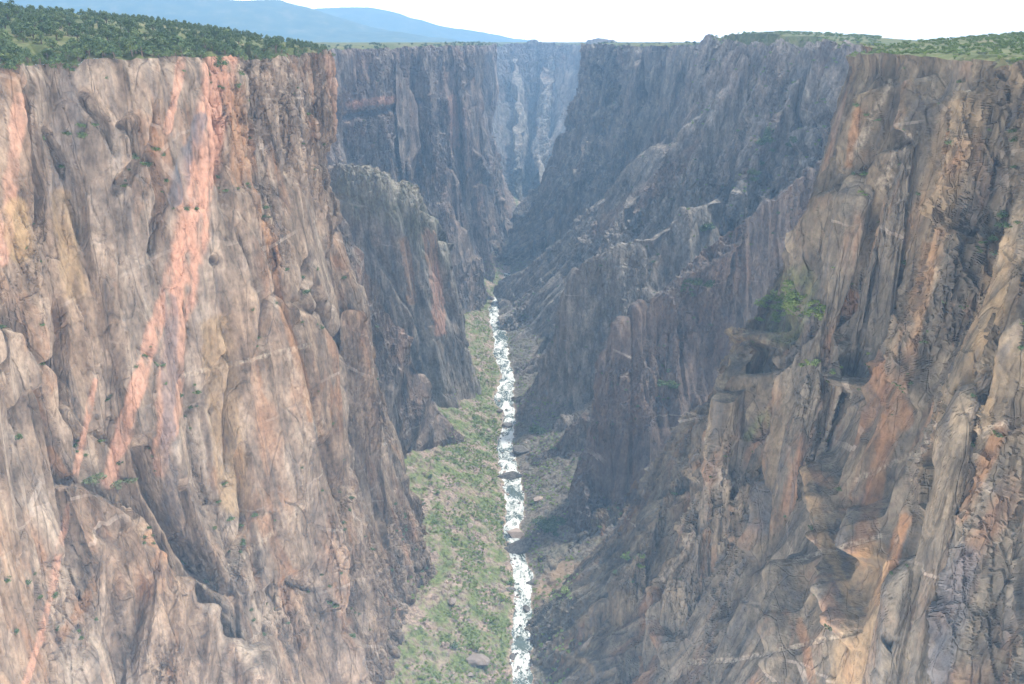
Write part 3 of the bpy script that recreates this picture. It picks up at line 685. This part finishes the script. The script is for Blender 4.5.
def build_floor():
    gx = np.arange(-235, 175, 1.35); gy = np.r_[np.arange(540, 1500, 1.6), np.arange(1500, 3300, 4.0)]
    X, Y = np.meshgrid(gx, gy); Z = floor_z(X, Y)
    st = np.zeros(X.shape + (4,), F)
    px, py = project(np.stack([X, Y, Z], -1))
    poly, _ = polydist(px, py, [(566, 575), (552, 592), (542, 615)])
    st[..., 0] = 1 - sstep(10, 22, poly + 4 * perlin(X / 8, Y / 8, 431))           # bare earth bank
    xc, hw = river(Y); st[..., 2] = sstep(0, 6, X - xc - hw); st[..., 1] = 1 - sstep(0, 7, np.maximum(xc - hw - X, X - xc - hw) + 3 * perlin(X / 6, Y / 6, 432))
    m, nt, b = new_mat('scree'); t = NT(nt); pos = t.n('ShaderNodeNewGeometry').outputs['Position']
    at = t.n('ShaderNodeAttribute', attribute_name='stain_tone'); sep = t.n('ShaderNodeSeparateColor'); t.l(at.outputs['Color'], sep.inputs[0])
    n1 = t.noise(t.scaled(pos, (.045, .045, .045)), 1, 4, .6); n2 = t.noise(t.scaled(pos, (.28, .28, .28)), 1, 5, .65)
    rk = t.ramp(n2, [(.34, (.13, .105, .09)), (.5, (.27, .205, .165)), (.66, (.44, .33, .265))])
    gr = t.ramp(n2, [(.35, (.055, .09, .02)), (.6, (.12, .175, .04))])
    c = t.mix(t.ramp(t.math('ADD', t.math('MULTIPLY', n1, .65), t.math('MULTIPLY', n2, .35)), [(.44, 0.0), (.55, .85)]), rk, gr)
    c = t.mix(sep.outputs[1], c, rk); c = t.mix(t.math('MULTIPLY', sep.outputs[2], .85), c, t.ramp(n2, [(.35, (.06, .054, .048)), (.65, (.19, .165, .14))])); c = t.mix(sep.outputs[0], c, (.26, .19, .13)); t.l(c, b.inputs['Base Color'])
    bp = t.n('ShaderNodeBump'); bp.inputs['Distance'].default_value = 1.2; bp.inputs['Strength'].default_value = .6; t.l(n2, bp.inputs['Height']); t.l(bp.outputs[0], b.inputs['Normal'])
    tag(link('canyon_floor', mesh_from('canyon_floor', np.stack([X, Y, Z], -1), quads(*X.shape)[:, ::-1], m, {'stain_tone': st})), 'stony green scree slope along the river', 'ground', None, 'structure')
    # water
    gy = np.arange(545, 2080, 1.3); xc, hw = river(gy); u = np.linspace(-1.12, 1.12, 27)
    X = xc[:, None] + hw[:, None] * u[None] ; Y = np.broadcast_to(gy[:, None], X.shape)
    Z = RZ + .35 + .55 * fbm(X / 3.2, Y / 5, 441, 3) + .5 * np.abs(perlin(X / 7, Y / 9, 442))
    m, nt, b = new_mat('white_water'); t = NT(nt); pos = t.n('ShaderNodeNewGeometry').outputs['Position']
    n1 = t.noise(t.scaled(pos, (.06, .028, 0)), 1, 6, .68, 1.0); n2 = t.noise(t.scaled(pos, (.5, .3, 0)), 1, 4, .6)
    f = t.ramp(t.math('ADD', t.math('MULTIPLY', n1, .7), t.math('MULTIPLY', n2, .3)), [(.46, 0.0), (.56, 1.0)])
    t.l(t.mix(f, (.07, .095, .08), (.70, .72, .70)), b.inputs['Base Color'])
    t.l(t.ramp(f, [(0.0, .18), (1.0, .8)]), b.inputs['Roughness']); b.inputs['Specular IOR Level'].default_value = .5
    tag(link('river', mesh_from('river', np.stack([X, Y, Z], -1), quads(*X.shape)[:, ::-1], m, smooth=True)), 'white foaming river running down the canyon floor', 'river', None, 'structure')
build_floor()

# ------------------------------------------------------------------ plants
def leaf_material(name, dark, mid, light):
    m, nt, b = new_mat(name); t = NT(nt)
    g = t.n('ShaderNodeNewGeometry'); oi = t.n('ShaderNodeObjectInfo')
    n = t.noise(t.scaled(g.outputs['Position'], (.5, .5, .5)), 1, 3, .6)
    f = t.math('ADD', t.math('MULTIPLY', g.outputs['Random Per Island'], .45), t.math('ADD', t.math('MULTIPLY', n, .35), t.math('MULTIPLY', oi.outputs['Random'], .3)))
    t.l(t.ramp(f, [(.2, dark), (.5, mid), (.85, light)]), b.inputs['Base Color']); b.inputs['Roughness'].default_value = .7
    return m
M_JUN = leaf_material('juniper_leaf', (.034, .062, .026), (.066, .112, .042), (.13, .165, .06))
M_OAK = leaf_material('oak_leaf', (.07, .12, .022), (.13, .195, .04), (.22, .26, .07))
M_SAGE = leaf_material('sage_leaf', (.07, .095, .05), (.12, .15, .07), (.19, .20, .10))
m_, nt_, b_ = new_mat('bark'); t_ = NT(nt_)
t_.l(t_.ramp(t_.noise(t_.scaled(t_.n('ShaderNodeNewGeometry').outputs['Position'], (3, 3, .6)), 1, 3), [(.35, (.07, .05, .04)), (.65, (.17, .13, .10))]), b_.inputs['Base Color']); M_BARK = m_
def leaf_cloud(rng, clumps, per, size):
    """leaf quads spread through overlapping clumps: clumps = [(centre, radius)]"""
    V = []
    for c, r in clumps:
        d = rng.normal(size=(per, 3)); d /= np.linalg.norm(d, axis=1, keepdims=True)
        p = np.array(c) + d * (r * rng.uniform(.45, 1.08, (per, 1)) ** .6) * np.array([1, 1, .85])
        a = rng.normal(size=(per, 3)); a /= np.linalg.norm(a, axis=1, keepdims=True)
        bb = np.cross(a, d); bb /= np.linalg.norm(bb, axis=1, keepdims=True) + 1e-6
        s = size * rng.uniform(.6, 1.3, (per, 1))
        q = np.stack([p - a * s, p - bb * s * .6, p + a * s, p + bb * s * .6], 1); V.append(q)
    V = np.concatenate(V).reshape(-1, 3)
    return V, np.arange(len(V), dtype=np.int32).reshape(-1, 4)
def tube(paths):
    V, Q = [], []
    for pts, rad in paths:
        pts = np.array(pts, float); base = len(V)
        for p, r in zip(pts, rad):
            for k in range(6): V.append((p[0] + r * math.cos(k * math.pi / 3), p[1] + r * math.sin(k * math.pi / 3), p[2]))
        for i in range(len(pts) - 1):
            for k in range(6):
                a, c = base + i * 6 + k, base + i * 6 + (k + 1) % 6; Q.append((a, c, c + 6, a + 6))
    return np.array(V, F), np.array(Q, np.int32)
def tree_proto(i):                       # unit: one metre tall
    rng = np.random.default_rng(500 + i)
    cl = [((0, 0, .6), .3)]
    for k in range(9):
        a = k * 2.4 + rng.uniform(-.4, .4); h = rng.uniform(.2, .85); r = .40 * math.sin(math.pi * min(1, (h + .12)) ** .8)
        cl.append(((r * math.cos(a), r * math.sin(a), h), rng.uniform(.15, .24)))
    V, Q = leaf_cloud(rng, cl, 46, .062); V[:, 2] = np.maximum(V[:, 2], .04)
    crown = mesh_from('crown', V, Q, M_JUN)
    paths = [([(0, 0, -.12), (.02, 0, .15), (.0, .02, .6)], [.055, .045, .02])]
    for k in range(4):
        c = cl[2 + k * 2][0]; paths.append(([(.01, 0, .14 + .06 * k), (c[0] * .5, c[1] * .5, .2 + c[2] * .4), c], [.03, .022, .01]))
    return crown, mesh_from('trunk', *tube(paths), M_BARK)
def shrub_proto(i, mat):
    rng = np.random.default_rng(600 + i); cl = []
    for k in range(7):
        a = k * 2.4; r = .36 * math.sqrt(k / 7); cl.append(((r * math.cos(a), r * math.sin(a), rng.uniform(.22, .6)), rng.uniform(.2, .3)))
    V, Q = leaf_cloud(rng, cl, 34, .09); V[:, 2] = np.maximum(V[:, 2], -.02)
    return mesh_from('shrub', V, Q, mat)
TREES = [tree_proto(i) for i in range(7)]
OAKS = [shrub_proto(i, M_OAK) for i in range(5)]; SAGES = [shrub_proto(10 + i, M_SAGE) for i in range(4)]; DARKS = [shrub_proto(20 + i, M_JUN) for i in range(5)]
def tree(p, h, label, group):
    c, t = random.choice(TREES)
    r = bpy.data.objects.new('juniper_tree', None); COL.objects.link(r); r.empty_display_size = .1
    r.location = p; r.rotation_euler = (0, 0, random.uniform(0, 6.28)); r.scale = (h * random.uniform(.85, 1.25), h * random.uniform(.85, 1.25), h)
    tag(r, label, 'tree', group)
    link('crown', c, r); link('trunk', t, r)
    return r
def shrub(p, h, protos, label, group, wide=1.3):
    o = link('shrub', random.choice(protos)); o.location = p; o.rotation_euler = (0, 0, random.uniform(0, 6.28))
    w = h * wide * random.uniform(.8, 1.25); o.scale = (w, w, h); tag(o, label, 'shrub', group); return o

# ray casts on what is built so far, to seat plants and boulders on the real surfaces
bpy.context.view_layer.update()
DG = bpy.context.evaluated_depsgraph_get()
def cast(px, py):
    d = Vector(((px - 512) / FOC, CP + (342 - py) / FOC * SP, -SP + (342 - py) / FOC * CP)).normalized()
    ok, loc, nor, *_ = SC.ray_cast(DG, (0, 0, 0), d)
    return (loc, nor) if ok else (None, None)
def drop(x, y, z=400):
    ok, loc, nor, *_ = SC.ray_cast(DG, (x, y, z), (0, 0, -1)); return (loc, nor) if ok else (None, None)

def scatter(n, x0, x1, y0, y1, ok, gap):
    """n spaced points on the ground sheets"""
    out, cell = [], {}
    for _ in range(n * 12):
        if len(out) >= n: break
        x, y = random.uniform(x0, x1), random.uniform(y0, y1)
        if not ok(x, y): continue
        k = (int(x // gap), int(y // gap))
        if any((x - q.x) ** 2 + (y - q.y) ** 2 < gap * gap for i in (-1, 0, 1) for j in (-1, 0, 1) for q in cell.get((k[0] + i, k[1] + j), ())): continue
        l, nn = drop(x, y)
        if l is None or nn.z < .35: continue
        cell.setdefault(k, []).append(l); out.append(l)
    return out
def colx(x, y, z=-5): return 512 + FOC * x / (y * CP - z * SP)
def merged(name, items, protos, mat, label, cat):
    """countless far plants as one mass"""
    Vs, Qs, nb = [], [], 0
    arr = []
    for me in protos:
        v = np.empty(len(me.vertices) * 3, F); me.vertices.foreach_get('co', v); arr.append(v.reshape(-1, 3))
    for p, h, w in items:
        v = arr[RNG.integers(len(arr))]; nq = len(v) // 4; keep = RNG.permutation(nq)[:int(nq * .5)]
        v = v.reshape(-1, 4, 3)[keep]; c = v.mean(1, keepdims=True); v = (c + (v - c) * 1.4).reshape(-1, 3)
        a = RNG.uniform(0, 6.28); ca, sa = math.cos(a), math.sin(a)
        v = np.stack([v[:, 0] * ca - v[:, 1] * sa, v[:, 0] * sa + v[:, 1] * ca, v[:, 2]], 1) * np.array([w, w, h]) + np.array(p)
        Vs.append(v)
    if not Vs: return
    V = np.concatenate(Vs); o = link(name, mesh_from(name, V, np.arange(len(V), dtype=np.int32).reshape(-1, 4), mat)); tag(o, label, cat, None, 'stuff')
# junipers on the left rim
pts = scatter(1000, -640, -100, 300, 940, lambda x, y: -40 < colx(x, y) < 352, 4.7)
pts += scatter(300, -300, -100, 300, 780, lambda x, y: -30 < colx(x, y) < 352 and 1 < float(np.interp(y, [250, 380, 452, 496, 532, 572, 648, 720, 800], [-242, -266, -257, -224, -191, -178, -152, -135, -160])) - x < 32, 2.8)
pts = [p for p in pts if p.z > -18]
vis = sorted([p for p in pts if -8 < colx(p.x, p.y, p.z) < 350], key=lambda p: p.y - .25 * p.z)
ind = vis[:290]; ids = set(id(p) for p in ind)
for p in ind:
    tree(p, random.uniform(4.6, 8.2) + (2.6 if random.random() < .25 else 0), 'dark green juniper in the dense belt along the top of the tan cliff', 'junipers on the tan cliff top')
merged('juniper_wood', [(p, random.uniform(4, 6.5), random.uniform(3.6, 5.5)) for p in pts if id(p) not in ids], [c for c, _ in TREES], M_JUN, 'distant dark juniper wood behind the rim trees', 'wood')
# shrubs on the right rim and on the knoll
pts = scatter(900, 180, 620, 330, 860, lambda x, y: 850 < colx(x, y) < 1060, 2.6)
pts.sort(key=lambda p: p.y)
for i, p in enumerate(pts[:62]):
    shrub(p, random.uniform(1.3, 3.0), OAKS if random.random() < .6 else SAGES, 'light green shrub on the flat top of the grey brown cliff', 'shrubs on the grey cliff top')
merged('rim_scrub', [(p, random.uniform(1.4, 3), random.uniform(2, 4)) for p in pts[62:]], OAKS, M_OAK, 'light green scrub farther back on the rim', 'scrub')
pts = scatter(800, 225, 680, 1100, 1750, lambda x, y: 690 < colx(x, y) < 880, 4)
pts.sort(key=lambda p: (p.x - 370) ** 2 + (p.y - 1400) ** 2)
for p in pts[:25]:
    shrub(p, random.uniform(2, 4.2), OAKS if random.random() < .7 else DARKS, 'small green bush on the rounded knoll of the far right rim', 'bushes on the knoll')
merged('knoll_scrub', [(p, random.uniform(3, 5.5), random.uniform(4, 7)) for p in pts[25:]], OAKS, M_OAK, 'green scrub over the knoll beyond the grey cliff', 'scrub')
items = []
for R_, mx in ((P_b[0], 330), (P_c[0], 200), (P_r5[0], 300)):
    for k in range(mx):
        q = R_[RNG.integers(len(R_))]; a = RNG.uniform(-40, 40); bb = RNG.uniform(-40, 40)
        l, nn = drop(q[0] + a, q[1] + bb)
        if l is not None and l.z > -25: items.append((l, random.uniform(3, 7), random.uniform(4, 8)))
merged('far_rim_scrub', items, OAKS, M_JUN, 'dark scrub along the hazy far rims', 'scrub')
# plants on ledges of the cliffs
LEDGES = [(75, 137, 12, 5, DARKS, 'dark shrub on a high ledge at the left of the tan cliff'), (157, 158, 15, 9, DARKS, 'dark shrub on the ledge left of the salmon vein'), (8, 62, 12, 8, DARKS, 'dark shrub on the slope under the left end of the juniper belt'),
          (100, 484, 22, 9, SAGES, 'olive shrub on the crest of the broken spur'), (775, 142, 22, 16, DARKS, 'dark green bush in the high gully right of the grey wall'), (757, 172, 12, 8, DARKS, 'dark green bush on the lower step of the high gully'),
          (692, 286, 20, 18, DARKS, 'dark green bush in the notch at the top of the dark fin'), (702, 232, 9, 6, DARKS, 'dark green bush above the notch of the dark fin'), (788, 306, 26, 80, OAKS, 'bright green shrub on the sloping ledge of the grey cliff'),
          (812, 366, 9, 7, OAKS, 'bright green shrub in the corner under the green ledge'), (1008, 226, 14, 10, DARKS, 'dark shrub in a cleft high on the right end of the grey cliff'), (660, 384, 12, 8, DARKS, 'dark green bush halfway up the columned fin'),
          (550, 526, 12, 36, DARKS, 'dark green bush in the thicket on the right river bank'), (640, 560, 10, 6, OAKS, 'green shrub low in the gully beside the fin'), (540, 430, 5, 5, DARKS, 'dark bush between river and slate slab')]
for px, py, sp, cnt, pro, lab in LEDGES:
    for k in range(max(4, int(cnt * .55))):
        l, nn = cast(px + random.gauss(0, sp * .5), py + random.gauss(0, sp * .32))
        if l is None: continue
        dist = l.length; h = dist / FOC * random.uniform(5, 11)
        shrub(l - Vector((0, 0, h * .15)), h, pro, lab, lab.replace('shrub ', 'shrubs ', 1).replace('bush ', 'bushes ', 1))
# small scrub rooted on every ledge flat enough to hold soil
items = []
for _ in range(9000):
    if len(items) >= 520: break
    px, py = random.uniform(0, 1024), random.uniform(60, 640)
    l, nn = cast(px, py)
    if l is None or nn.z < .55 or l.z > -14 or l.z < -520: continue
    if fbm(np.array([l.x / 45.]), np.array([(l.y + l.z) / 45.]), 461, 2)[0] < -.05: continue
    h = random.uniform(1.2, 3.2) * (1 + l.length / 2500); items.append((l - Vector((0, 0, h * .15)), h, h * random.uniform(1.0, 1.7)))
merged('ledge_scrub', items, DARKS, M_JUN, 'small dark scrub scattered over the ledges of the cliffs', 'scrub')
# shrubs of the canyon floor
def onfloor(x, y):
    xc, hw = river(y); return (x < xc - hw - 3 or x > xc + hw + 3)
def fl(n, y0, y1, gap):
    pts = []
    cell = {}
    for _ in range(n * 14):
        if len(pts) >= n: break
        y = random.uniform(y0, y1); xc, hw = river(y); x = float(xc) + random.choice((-1, -1, -1, -1, 1)) * (float(hw) + 2.5 + abs(random.gauss(0, 45)))
        if fbm(np.array([x / 30.]), np.array([y / 42.]), 451, 2)[0] < random.uniform(-.22, .22): continue
        k = (int(x // gap), int(y // gap))
        if any((x - q.x) ** 2 + (y - q.y) ** 2 < gap * gap for i in (-1, 0, 1) for j in (-1, 0, 1) for q in cell.get((k[0] + i, k[1] + j), ())): continue
        l, nn = drop(x, y)
        if l is None or l.z > -500: continue
        cell.setdefault(k, []).append(l); pts.append(l)
    return pts
pts = fl(2100, 590, 1180, 2.6); pts.sort(key=lambda p: p.y)
seen = []
for p in pts:
    px, py = project(np.array(p)); 
    if 0 < py < 700: seen.append(p)
big = random.sample(seen, min(128, len(seen))); ids = set(id(p) for p in big)
for p in big:
    bush = shrub(p - Vector((0, 0, .2)), random.choice((2.0, 2.6, 3.2, 4.0, 5.4)) * random.uniform(.8, 1.2), OAKS if random.random() < .8 else DARKS, 'bright green bush among the rocks of the scree beside the river', 'bushes on the scree')
rest = [(p, random.uniform(1.3, 3.4), random.uniform(1.8, 4.6)) for p in pts if id(p) not in ids]
rest += [(p, random.uniform(1.8, 3.6), random.uniform(2.6, 5)) for p in fl(900, 1150, 2300, 3.4)]
merged('riverside_scrub', rest, OAKS, M_OAK, 'low green scrub covering the canyon floor', 'scrub')

# ------------------------------------------------------------------ boulders
import bmesh
m, nt, b = new_mat('boulder'); t = NT(nt); pos = t.n('ShaderNodeNewGeometry').outputs['Position']; oi = t.n('ShaderNodeObjectInfo')
n2 = t.noise(t.scaled(pos, (.5, .5, .5)), 1, 5, .65)
t.l(t.mix(n2, t.ramp(oi.outputs['Random'], [(.2, (.15, .13, .12)), (.8, (.30, .23, .19))]), t.ramp(oi.outputs['Random'], [(.2, (.24, .21, .19)), (.8, (.46, .36, .30))])), b.inputs['Base Color'])
bp = t.n('ShaderNodeBump'); bp.inputs['Distance'].default_value = .5; t.l(n2, bp.inputs['Height']); t.l(bp.outputs[0], b.inputs['Normal']); M_BOU = m
m, nt, b = new_mat('wet_boulder'); t = NT(nt); pos = t.n('ShaderNodeNewGeometry').outputs['Position']
t.l(t.ramp(t.noise(t.scaled(pos, (.4, .4, .4)), 1, 5, .65), [(.35, (.06, .058, .055)), (.65, (.17, .155, .14))]), b.inputs['Base Color']); b.inputs['Roughness'].default_value = .6; M_WET = m
def boulder_proto(i, mat):
    rng = np.random.default_rng(700 + i); bm = bmesh.new(); bmesh.ops.create_icosphere(bm, subdivisions=4, radius=1)
    nrm = rng.normal(size=(13, 3)); nrm /= np.linalg.norm(nrm, axis=1, keepdims=True); dist = rng.uniform(.55, .9, 13)
    for v in bm.verts:
        c = np.array(v.co); c = c * min(1.0, min((d / max(n @ c, 1e-3)) if n @ c > 1e-3 else 9 for n, d in zip(nrm, dist)))
        c *= 1 + .035 * math.sin(c[0] * 9 + i) * math.sin(c[1] * 8) + rng.normal() * .008
        v.co = Vector(c * np.array([1, .85, .72]))
    me = bpy.data.meshes.new('boulder'); bm.to_mesh(me); bm.free(); me.materials.append(mat); return me
DRY = [boulder_proto(i, M_BOU) for i in range(6)]; WET = [boulder_proto(10 + i, M_WET) for i in range(4)]
def boulder(p, s, pro, label, group=None, stretch=1.0):
    o = link('boulder', random.choice(pro)); o.location = Vector(p) + Vector((0, 0, s * .15)); o.scale = (s * stretch * random.uniform(.85, 1.2), s * random.uniform(.85, 1.2), s * random.uniform(.7, 1.1))
    o.rotation_euler = (random.uniform(-.3, .3), random.uniform(-.3, .3), random.uniform(0, 6.28) if stretch == 1 else random.uniform(-.3, .3)); tag(o, label, 'boulder', group)
for px, py, w, st_, pro, lab in [(509, 477, 8, 1.5, WET, 'dark boulder splitting the river above the narrow reach'), (519, 548, 11, 2.0, WET, 'wide dark boulder choking the narrow reach of the river'),
        (513, 657, 4, 1, WET, 'small dark rock in the river nearest the bottom of the photo'), (531, 583, 4, 1.2, WET, 'dark rock at the river edge beside the bare earth bank'), (511, 590, 5, 1.2, WET, 'dark rock on the left river edge opposite the earth bank'),
        (476, 662, 9, 1.2, DRY, 'largest pale boulder low on the green scree'), (499, 412, 5, 1.2, DRY, 'rock at the left edge of the middle reach of the river'), (507, 426, 5, 1.2, WET, 'dark rock midstream at the middle reach'),
        (521, 452, 9, 1.5, WET, 'large dark boulder on the right bank below the slate slab'), (523, 433, 6, 1.3, WET, 'dark boulder on the right bank at the foot of the slate slab'), (517, 535, 8, 1.6, DRY, 'flat pink slab of rock above the choked reach'),
        (527, 610, 5, 1, WET, 'dark rock on the right river edge under the earth bank'), (538, 500, 6, 1.2, DRY, 'grey boulder on the right bank above the thicket'), (452, 602, 6, 1, DRY, 'pinkish boulder halfway up the green scree')]:
    l, nn = cast(px, py)
    if l is not None: boulder(l, l.length / FOC * w, pro, lab, None, st_)
cnt = 0
while cnt < 285:
    y = random.uniform(600, 1300) if random.random() < .8 else random.uniform(1300, 1800)
    xc, hw = river(y); near_w = random.random() < .55
    x = float(xc) + random.choice((-1, -1, 1)) * (float(hw) + (random.uniform(-6, 4) if near_w else 4 + abs(random.gauss(0, 40))))
    l, nn = drop(x, y); cnt += 1
    if l is None or l.z > -505: continue
    if near_w: boulder(l, random.uniform(.9, 2.4), WET if random.random() < .4 else DRY, 'angular rock along the edge of the white river', 'rocks along the water')
    else: boulder(l, random.uniform(1.0, 2.6) * (2.0 if random.random() < .18 else 1), DRY, 'pinkish grey boulder lying on the scree slope', 'boulders on the scree')
# ------------------------------------------------------------------ light, air, camera
def setup(sun_az=22, sun_el=65, sun_s=5.0, sky_s=.09, expo=.42, dens=1.2e-4):
    w = bpy.data.worlds.new('World'); SC.world = w; w.use_nodes = True
    t = NT(w.node_tree); w.node_tree.nodes.clear()
    out = t.n('ShaderNodeOutputWorld'); bg = t.n('ShaderNodeBackground')
    sky = t.n('ShaderNodeTexSky', sky_type='NISHITA'); sky.sun_disc = False
    sky.sun_elevation = math.radians(sun_el); sky.sun_rotation = math.radians(90 - sun_az)
    sky.dust_density = 2.5; sky.altitude = 1500
    tc = t.n('ShaderNodeTexCoord')
    sx = t.n('ShaderNodeSeparateXYZ'); t.l(tc.outputs['Generated'], sx.inputs[0])
    cl = t.noise(t.scaled(tc.outputs['Generated'], (1.6, 1.6, 5)), 1.5, 6, .6, .4)
    up = t.ramp(sx.outputs[2], [(.05, 1.0), (.4, .0)])         # bright cloud bank low on the horizon, breaking overhead
    fac = t.math('MAXIMUM', up, t.math('MULTIPLY', t.ramp(cl, [(.36, .2), (.56, 1.0)]), .85))
    bank = t.ramp(sx.outputs[2], [(.05, 1.0), (.085, .0)])
    t.l(t.mix(bank, t.mix(fac, sky.outputs[0], (12.0, 12.2, 12.4)), (62.0, 54.0, 48.0)), bg.inputs[0]); bg.inputs[1].default_value = sky_s
    t.l(bg.outputs[0], out.inputs[0])
    sl = bpy.data.lights.new('sun', 'SUN'); sl.energy = sun_s; sl.angle = math.radians(5); sl.color = (1, .93, .82)
    so = bpy.data.objects.new('sun', sl); COL.objects.link(so)
    a, e = math.radians(sun_az), math.radians(sun_el)
    d = Vector((math.cos(e) * math.cos(a), math.cos(e) * math.sin(a), math.sin(e)))
    so.rotation_euler = (-d).to_track_quat('-Z', 'Y').to_euler(); so.location = (300, -100, 800)
    # haze
    if dens:
        x0, x1, y0, y1, z0, z1 = -12000, 12000, -600, 16500, -640, 620
        V = np.array([(x, y, z) for z in (z0, z1) for y in (y0, y1) for x in (x0, x1)], F)
        Q = np.array([(0, 2, 3, 1), (4, 5, 7, 6), (0, 1, 5, 4), (1, 3, 7, 5), (3, 2, 6, 7), (2, 0, 4, 6)])
        m = bpy.data.materials.new('thin_air'); m.use_nodes = True; n = NT(m.node_tree); m.node_tree.nodes.clear()
        o = n.n('ShaderNodeOutputMaterial'); pv = n.n('ShaderNodeVolumePrincipled')
        pv.inputs['Color'].default_value = (.35, .63, 1, 1); pv.inputs['Density'].default_value = dens; pv.inputs['Anisotropy'].default_value = .3
        n.l(pv.outputs[0], o.inputs['Volume'])
        tag(link('haze', mesh_from('haze', V, Q, m)), 'thin blue haze filling the canyon air', 'haze', None, 'stuff')
    cam = bpy.data.cameras.new('camera'); cam.sensor_width = 36; cam.lens = 36 * FOC / 1024
    cam.clip_start = 1; cam.clip_end = 60000
    co = bpy.data.objects.new('camera', cam); COL.objects.link(co)
    co.rotation_euler = (math.pi / 2 - PITCH, 0, 0); SC.camera = co
    SC.view_settings.view_transform = 'Standard'; SC.view_settings.look = 'None'
    SC.view_settings.exposure = expo; SC.view_settings.gamma = 1
    c = SC.cycles; c.use_denoising = True; c.max_bounces = 5; c.diffuse_bounces = 3; c.glossy_bounces = 2; c.volume_bounces = 1
    c.transparent_max_bounces = 6; c.use_adaptive_sampling = True; c.adaptive_threshold = .02
    c.caustics_reflective = False; c.caustics_refractive = False
setup()
